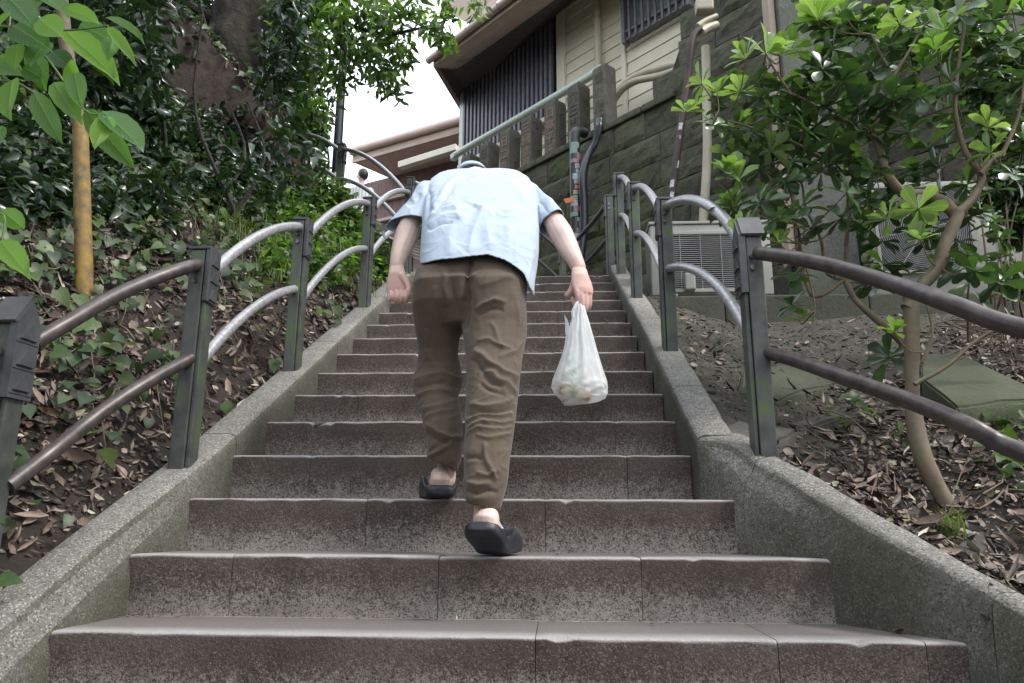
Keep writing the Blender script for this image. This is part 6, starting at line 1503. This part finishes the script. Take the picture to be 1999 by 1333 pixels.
md = sho.modifiers.new('thick', 'SOLIDIFY'); md.thickness = .0025; md.offset = -1
cl_ = MB(); loft(cl_, [(at(920, 340, 2.90), (.064, 0, 0), (0, .04, -.03)), (at(918, 331, 2.93), (.056, 0, 0), (0, .036, -.022))], 28, cap=False); co_ = cl_.obj('collar', M['shirt'], man, True)
md = co_.modifiers.new('t', 'SOLIDIFY'); md.thickness = .006

# sandals: thick rounded sole, upper over the forefoot
SANDM = simple('black_foam', (.014, .016, .022), (.028, .030, .038), 30, .42, .15, 200)
def sandal(fr, label):
    h, S, Fd, Up = fr; mb = MB(); L = .275
    secs = [(-.012, .022), (-.008, .033), (0, .042), (.015, .049), (.04, .053), (.07, .0515), (.09, .050), (.105, .050), (.118, .0505), (.13, .051), (.145, .052), (.17, .054), (.20, .055), (.225, .053), (.25, .044), (.265, .033), (.275, .018)]
    loft(mb, [(h+Fd*a+Up*(.020+max(0, a-.21)*.10), S*b, Up*(.020 if 0 < a < .26 else .014), .5) for a, b in secs], 28)
    up_r = []
    for a, hw, hh in ((.085, .054, .050), (.11, .055, .070), (.15, .057, .076), (.19, .058, .068), (.23, .052, .054), (.26, .036, .040), (.276, .014, .026)):
        up_r.append((h+Fd*a+Up*(hh*.52+.002), S*hw, Up*hh*.5, .8))
    loft(mb, up_r, 24)
    for s in (-1, 1): capsule(mb, [h+Fd*.045+S*(.046*s)+Up*.036, h+Fd*.07+S*(.050*s)+Up*.046, h+Fd*.10+S*(.050*s)+Up*.064], [.006, .007, .009], 8)
    if Up.z < .999:
        hg, S0, F0, U0, F1, U1 = BEND
        for i, p in enumerate(mb.v):
            q = p-hg; a = q.dot(F1); z_ = q.dot(U1); s_ = q.dot(S)
            if a > 0:
                w_ = min(1, a/.03); F_ = (F1*(1-w_)+F0*w_).normalized(); U_ = (U1*(1-w_)+U0*w_).normalized(); mb.v[i] = hg+S*s_+F0*a+U_*z_
    o = remesh('sandal', mb, .0036, 5, SANDM, man); o['label'] = label; return o
sandal(FT[0], 'black sandal standing flat on the higher step'); sandal(FT[1], 'black sandal with its heel lifted on the lower step')

# ------------------------------------------------------------------ plastic bag
m_, t_, o_, p_ = nodes('thin_white_plastic'); v_ = worldpos(t_)
att = t_.nodes.new('ShaderNodeAttribute'); att.attribute_name = 'print'
c_ = mixc(t_, att.outputs['Fac'], (.92, .95, .95), (.10, .32, .16)); t_.links.new(c_, p_.inputs['Base Color']); p_.inputs['Roughness'].default_value = .3
tl = t_.nodes.new('ShaderNodeBsdfTranslucent'); t_.links.new(c_, tl.inputs[0]); tp = t_.nodes.new('ShaderNodeBsdfTransparent')
m1 = t_.nodes.new('ShaderNodeMixShader'); m1.inputs[0].default_value = .45; t_.links.new(p_.outputs[0], m1.inputs[1]); t_.links.new(tl.outputs[0], m1.inputs[2])
m2 = t_.nodes.new('ShaderNodeMixShader'); m2.inputs[0].default_value = .27; t_.links.new(m1.outputs[0], m2.inputs[1]); t_.links.new(tp.outputs[0], m2.inputs[2]); t_.links.new(m2.outputs[0], o_.inputs[0])
M['plastic'] = m_
YB = 2.56
bagt = thing('plastic_bag', 'thin white plastic carrier bag with green print hanging from the man hand', 'bag', tuple(at(1130, 600, YB)))
rows = [(592, 1125, 1134, .006), (602, 1122, 1141, .010), (615, 1117, 1146, .014), (635, 1112, 1152, .022), (655, 1105, 1158, .030), (680, 1101, 1165, .038), (700, 1095, 1171, .046), (722, 1087, 1178, .055), (742, 1079, 1185, .064), (756, 1077, 1187, .068), (766, 1083, 1187, .066), (775, 1090, 1183, .058), (781, 1096, 1172, .040), (786, 1100, 1150, .022), (790, 1104, 1118, .006)]
mb = MB(); n = 64; NS = 64
RR = []
for i in range(NS):
    f = i/(NS-1)*(len(rows)-1); k = min(int(f), len(rows)-2); g_ = f-k; v, a, b, th = [rows[k][j]*(1-g_)+rows[k+1][j]*g_ for j in range(4)]
    A_ = at(a, v, YB); B_ = at(b, v, YB); c = (A_+B_)/2; hx = (B_-A_)/2
    for q in range(n):
        an = 2*math.pi*q/n; ca, sa = math.cos(an), math.sin(an)
        top_ = max(0, 1-i/NS*1.1); pl_ = .12*top_*math.sin(an*9+i*.05)+.10*top_*math.sin(an*17+2-i*.04)+.03*mnoise.noise(Vector((ca*2, sa*2, i*.09)))*1.5
        cr = .09*(1-top_)*(1-abs(mnoise.noise(Vector((ca*2.2+i*.05, sa*2.2, i*.13))))*3.2)+.04*(1-abs(mnoise.noise(Vector((ca*5-i*.06, sa*5, i*.3))))*3)
        r_ = 1+(pl_+cr)*(.35 if abs(ca) > .93 else 1)
        mb.v.append(c+hx*(ca*min(r_, 1.02) if abs(ca) > .8 else ca*r_)+Vector((0, th*sa*r_, 0)))
for i in range(NS-1):
    for q in range(n): mb.f.append((i*n+q, i*n+(q+1) % n, (i+1)*n+(q+1) % n, (i+1)*n+q)); mb.mi.append(0)
mb.f += [tuple(range(n))[::-1], tuple((NS-1)*n+q for q in range(n))]; mb.mi += [0, 0]
bo2 = mb.obj('bag_body', M['plastic'], bagt, True)
me = bo2.data; at_ = me.attributes.new('print', 'FLOAT', 'POINT')
INK = [([(1110, 702), (1113, 708), (1108, 713)], 1.6), ([(1100, 732), (1110, 727), (1120, 722), (1127, 717)], 2.6), ([(1101, 737), (1112, 733), (1126, 725)], 2.0), ([(1098, 755), (1106, 749), (1112, 752)], 3.0), ([(1118, 745), (1122, 752), (1120, 757)], 2.0), ([(1126, 748), (1131, 744), (1130, 750)], 2.6), ([(1115, 763), (1124, 765), (1122, 770)], 4.0), ([(1100, 782), (1108, 779)], 2.0)]
RL_ = root_loc(bagt); vals = []
for v_i, p in enumerate(mb.v):
    if (v_i % n) < n//2: vals.append(0.); continue     # print only on the face toward the stairs' foot
    u, v = to_px(p); s = 0
    for pts, wd in INK:
        for a, b in zip(pts[:-1], pts[1:]):
            dx, dy = b[0]-a[0], b[1]-a[1]; t = max(0, min(1, ((u-a[0])*dx+(v-a[1])*dy)/(dx*dx+dy*dy))); d = math.hypot(u-a[0]-t*dx, v-a[1]-t*dy); s = max(s, 1 if d < wd*.6 else max(0, 1.6-d/wd))
    vals.append(min(1, s)*.5)
at_.data.foreach_set('value', vals)
for pts, rr_ in (([(1127, 640, .0), (1118, 612, -.006), (1122, 596, -.004), (1128, 588, .01), (1124, 600, .03)], [.010, .006, .005, .005, .006]), ([(1145, 640, 0), (1141, 615, .0), (1139, 602, .0), (1137, 594, .02)], [.012, .008, .006, .005])):
    hb_ = MB(); P = [at(a, b, YB+c) for a, b, c in pts]; PP = catmull(P, 5); hb_.tube(PP, lerp_list(rr_, len(PP)), 8); hb_.obj('handle', M['plastic'], bagt, True)
fl_ = MB(); A_ = [at(1101, 613, YB), at(1108, 624, YB-.004), at(1112, 640, YB-.006), at(1106, 662, YB-.004), at(1103, 645, YB-.002), at(1103, 628, YB)]
fl_.prism(A_, (0, .002, 0)); fl_.obj('flap', M['plastic'], bagt)
fd = MB(); fd.bbox(at(1124, 764, YB-.012), .115, .075, .036, .014, ax=(Vector((.96, 0, -.26)), Vector((0, 1, 0)), Vector((.26, 0, .96)))); fo = fd.obj('food_pack', simple('orange_food', (.62, .30, .12), (.40, .34, .12), 40, .6, .3, 60))
tag(fo, 'orange brown food pack showing faintly through the bottom of the plastic bag', 'food')

# ------------------------------------------------------------------ person far up the stairs
p2 = thing('person', 'distant dark haired person in a striped grey shirt on the upper steps', 'person', (-3.6, 13.0, PLZ))
YP = 13.0; hc = at(703, 347, YP); b2_ = MB(); s_ = 1.0
ellipsoid(b2_, hc, (.085, .10, .12)); ellipsoid(b2_, hc+Vector((-.085, -.03, -.02)), (.022, .02, .025)); capsule(b2_, [hc+Vector((0, .01, -.08)), hc+Vector((.0, .02, -.20))], [.055, .06])
sh_ = hc+Vector((-.02, .02, -.28)); ft_ = Vector((hc.x-.05, YP, PLZ+.03))
loft(b2_, [(sh_+Vector((0, 0, .05)), (.10, 0, 0), (0, .08, 0)), (sh_, (.20, 0, 0), (0, .10, 0)), (sh_+Vector((0, 0, -.25)), (.18, 0, 0), (0, .11, 0)), (sh_+Vector((0, 0, -.5)), (.17, 0, 0), (0, .11, 0))])
for s in (-1, 1):
    capsule(b2_, [sh_+Vector((.19*s, 0, -.02)), sh_+Vector((.23*s, .02, -.28)), sh_+Vector((.20*s, -.10, -.50))], [.05, .04, .03]); ellipsoid(b2_, sh_+Vector((.20*s, -.13, -.56)), (.03, .03, .06))
    capsule(b2_, [sh_+Vector((.09*s, 0, -.5)), Vector((ft_.x+.10*s, YP-.04, (sh_.z-.5+ft_.z)/2)), Vector((ft_.x+.10*s, YP+.02, ft_.z+.05))], [.09, .065, .045]); ellipsoid(b2_, Vector((ft_.x+.10*s, YP+.06, ft_.z)), (.045, .12, .04))
remesh('body', b2_, .014, 3, M['skin'], p2)
h2 = MB(); ellipsoid(h2, hc+Vector((.03, -.02, .03)), (.10, .11, .12)); remesh('hair', h2, .015, 2, hm, p2)
m_, t_, o_, p_ = nodes('striped_cloth'); sx = t_.nodes.new('ShaderNodeSeparateXYZ'); t_.links.new(worldpos(t_), sx.inputs[0])
t_.links.new(ramp(t_, [(.35, (.55, .57, .57)), (.5, (.12, .13, .14)), (.62, (.5, .52, .52))], math_(t_, 'FRACT', math_(t_, 'MULTIPLY', sx.outputs[0], 17))).outputs[0], p_.inputs['Base Color'])
s2 = MB(); loft(s2, [(sh_+Vector((0, 0, .075)), (.09, 0, 0), (0, .08, 0)), (sh_+Vector((0, 0, .02)), (.20, 0, 0), (0, .115, 0)), (sh_+Vector((0, 0, -.25)), (.205, 0, 0), (0, .135, 0)), (sh_+Vector((0, 0, -.55)), (.21, 0, 0), (0, .14, 0))])
for s in (-1, 1): capsule(s2, [sh_+Vector((.18*s, 0, .0)), sh_+Vector((.24*s, .02, -.22))], [.075, .065])
remesh('shirt', s2, .016, 3, m_, p2)
s3_ = MB()
for s in (-1, 1): capsule(s3_, [sh_+Vector((.08*s, 0, -.5)), Vector((ft_.x+.10*s, YP-.03, (sh_.z-.5+ft_.z)/2)), Vector((ft_.x+.10*s, YP+.02, ft_.z+.10))], [.12, .09, .07])
remesh('trousers', s3_, .016, 2, M['cap'], p2)
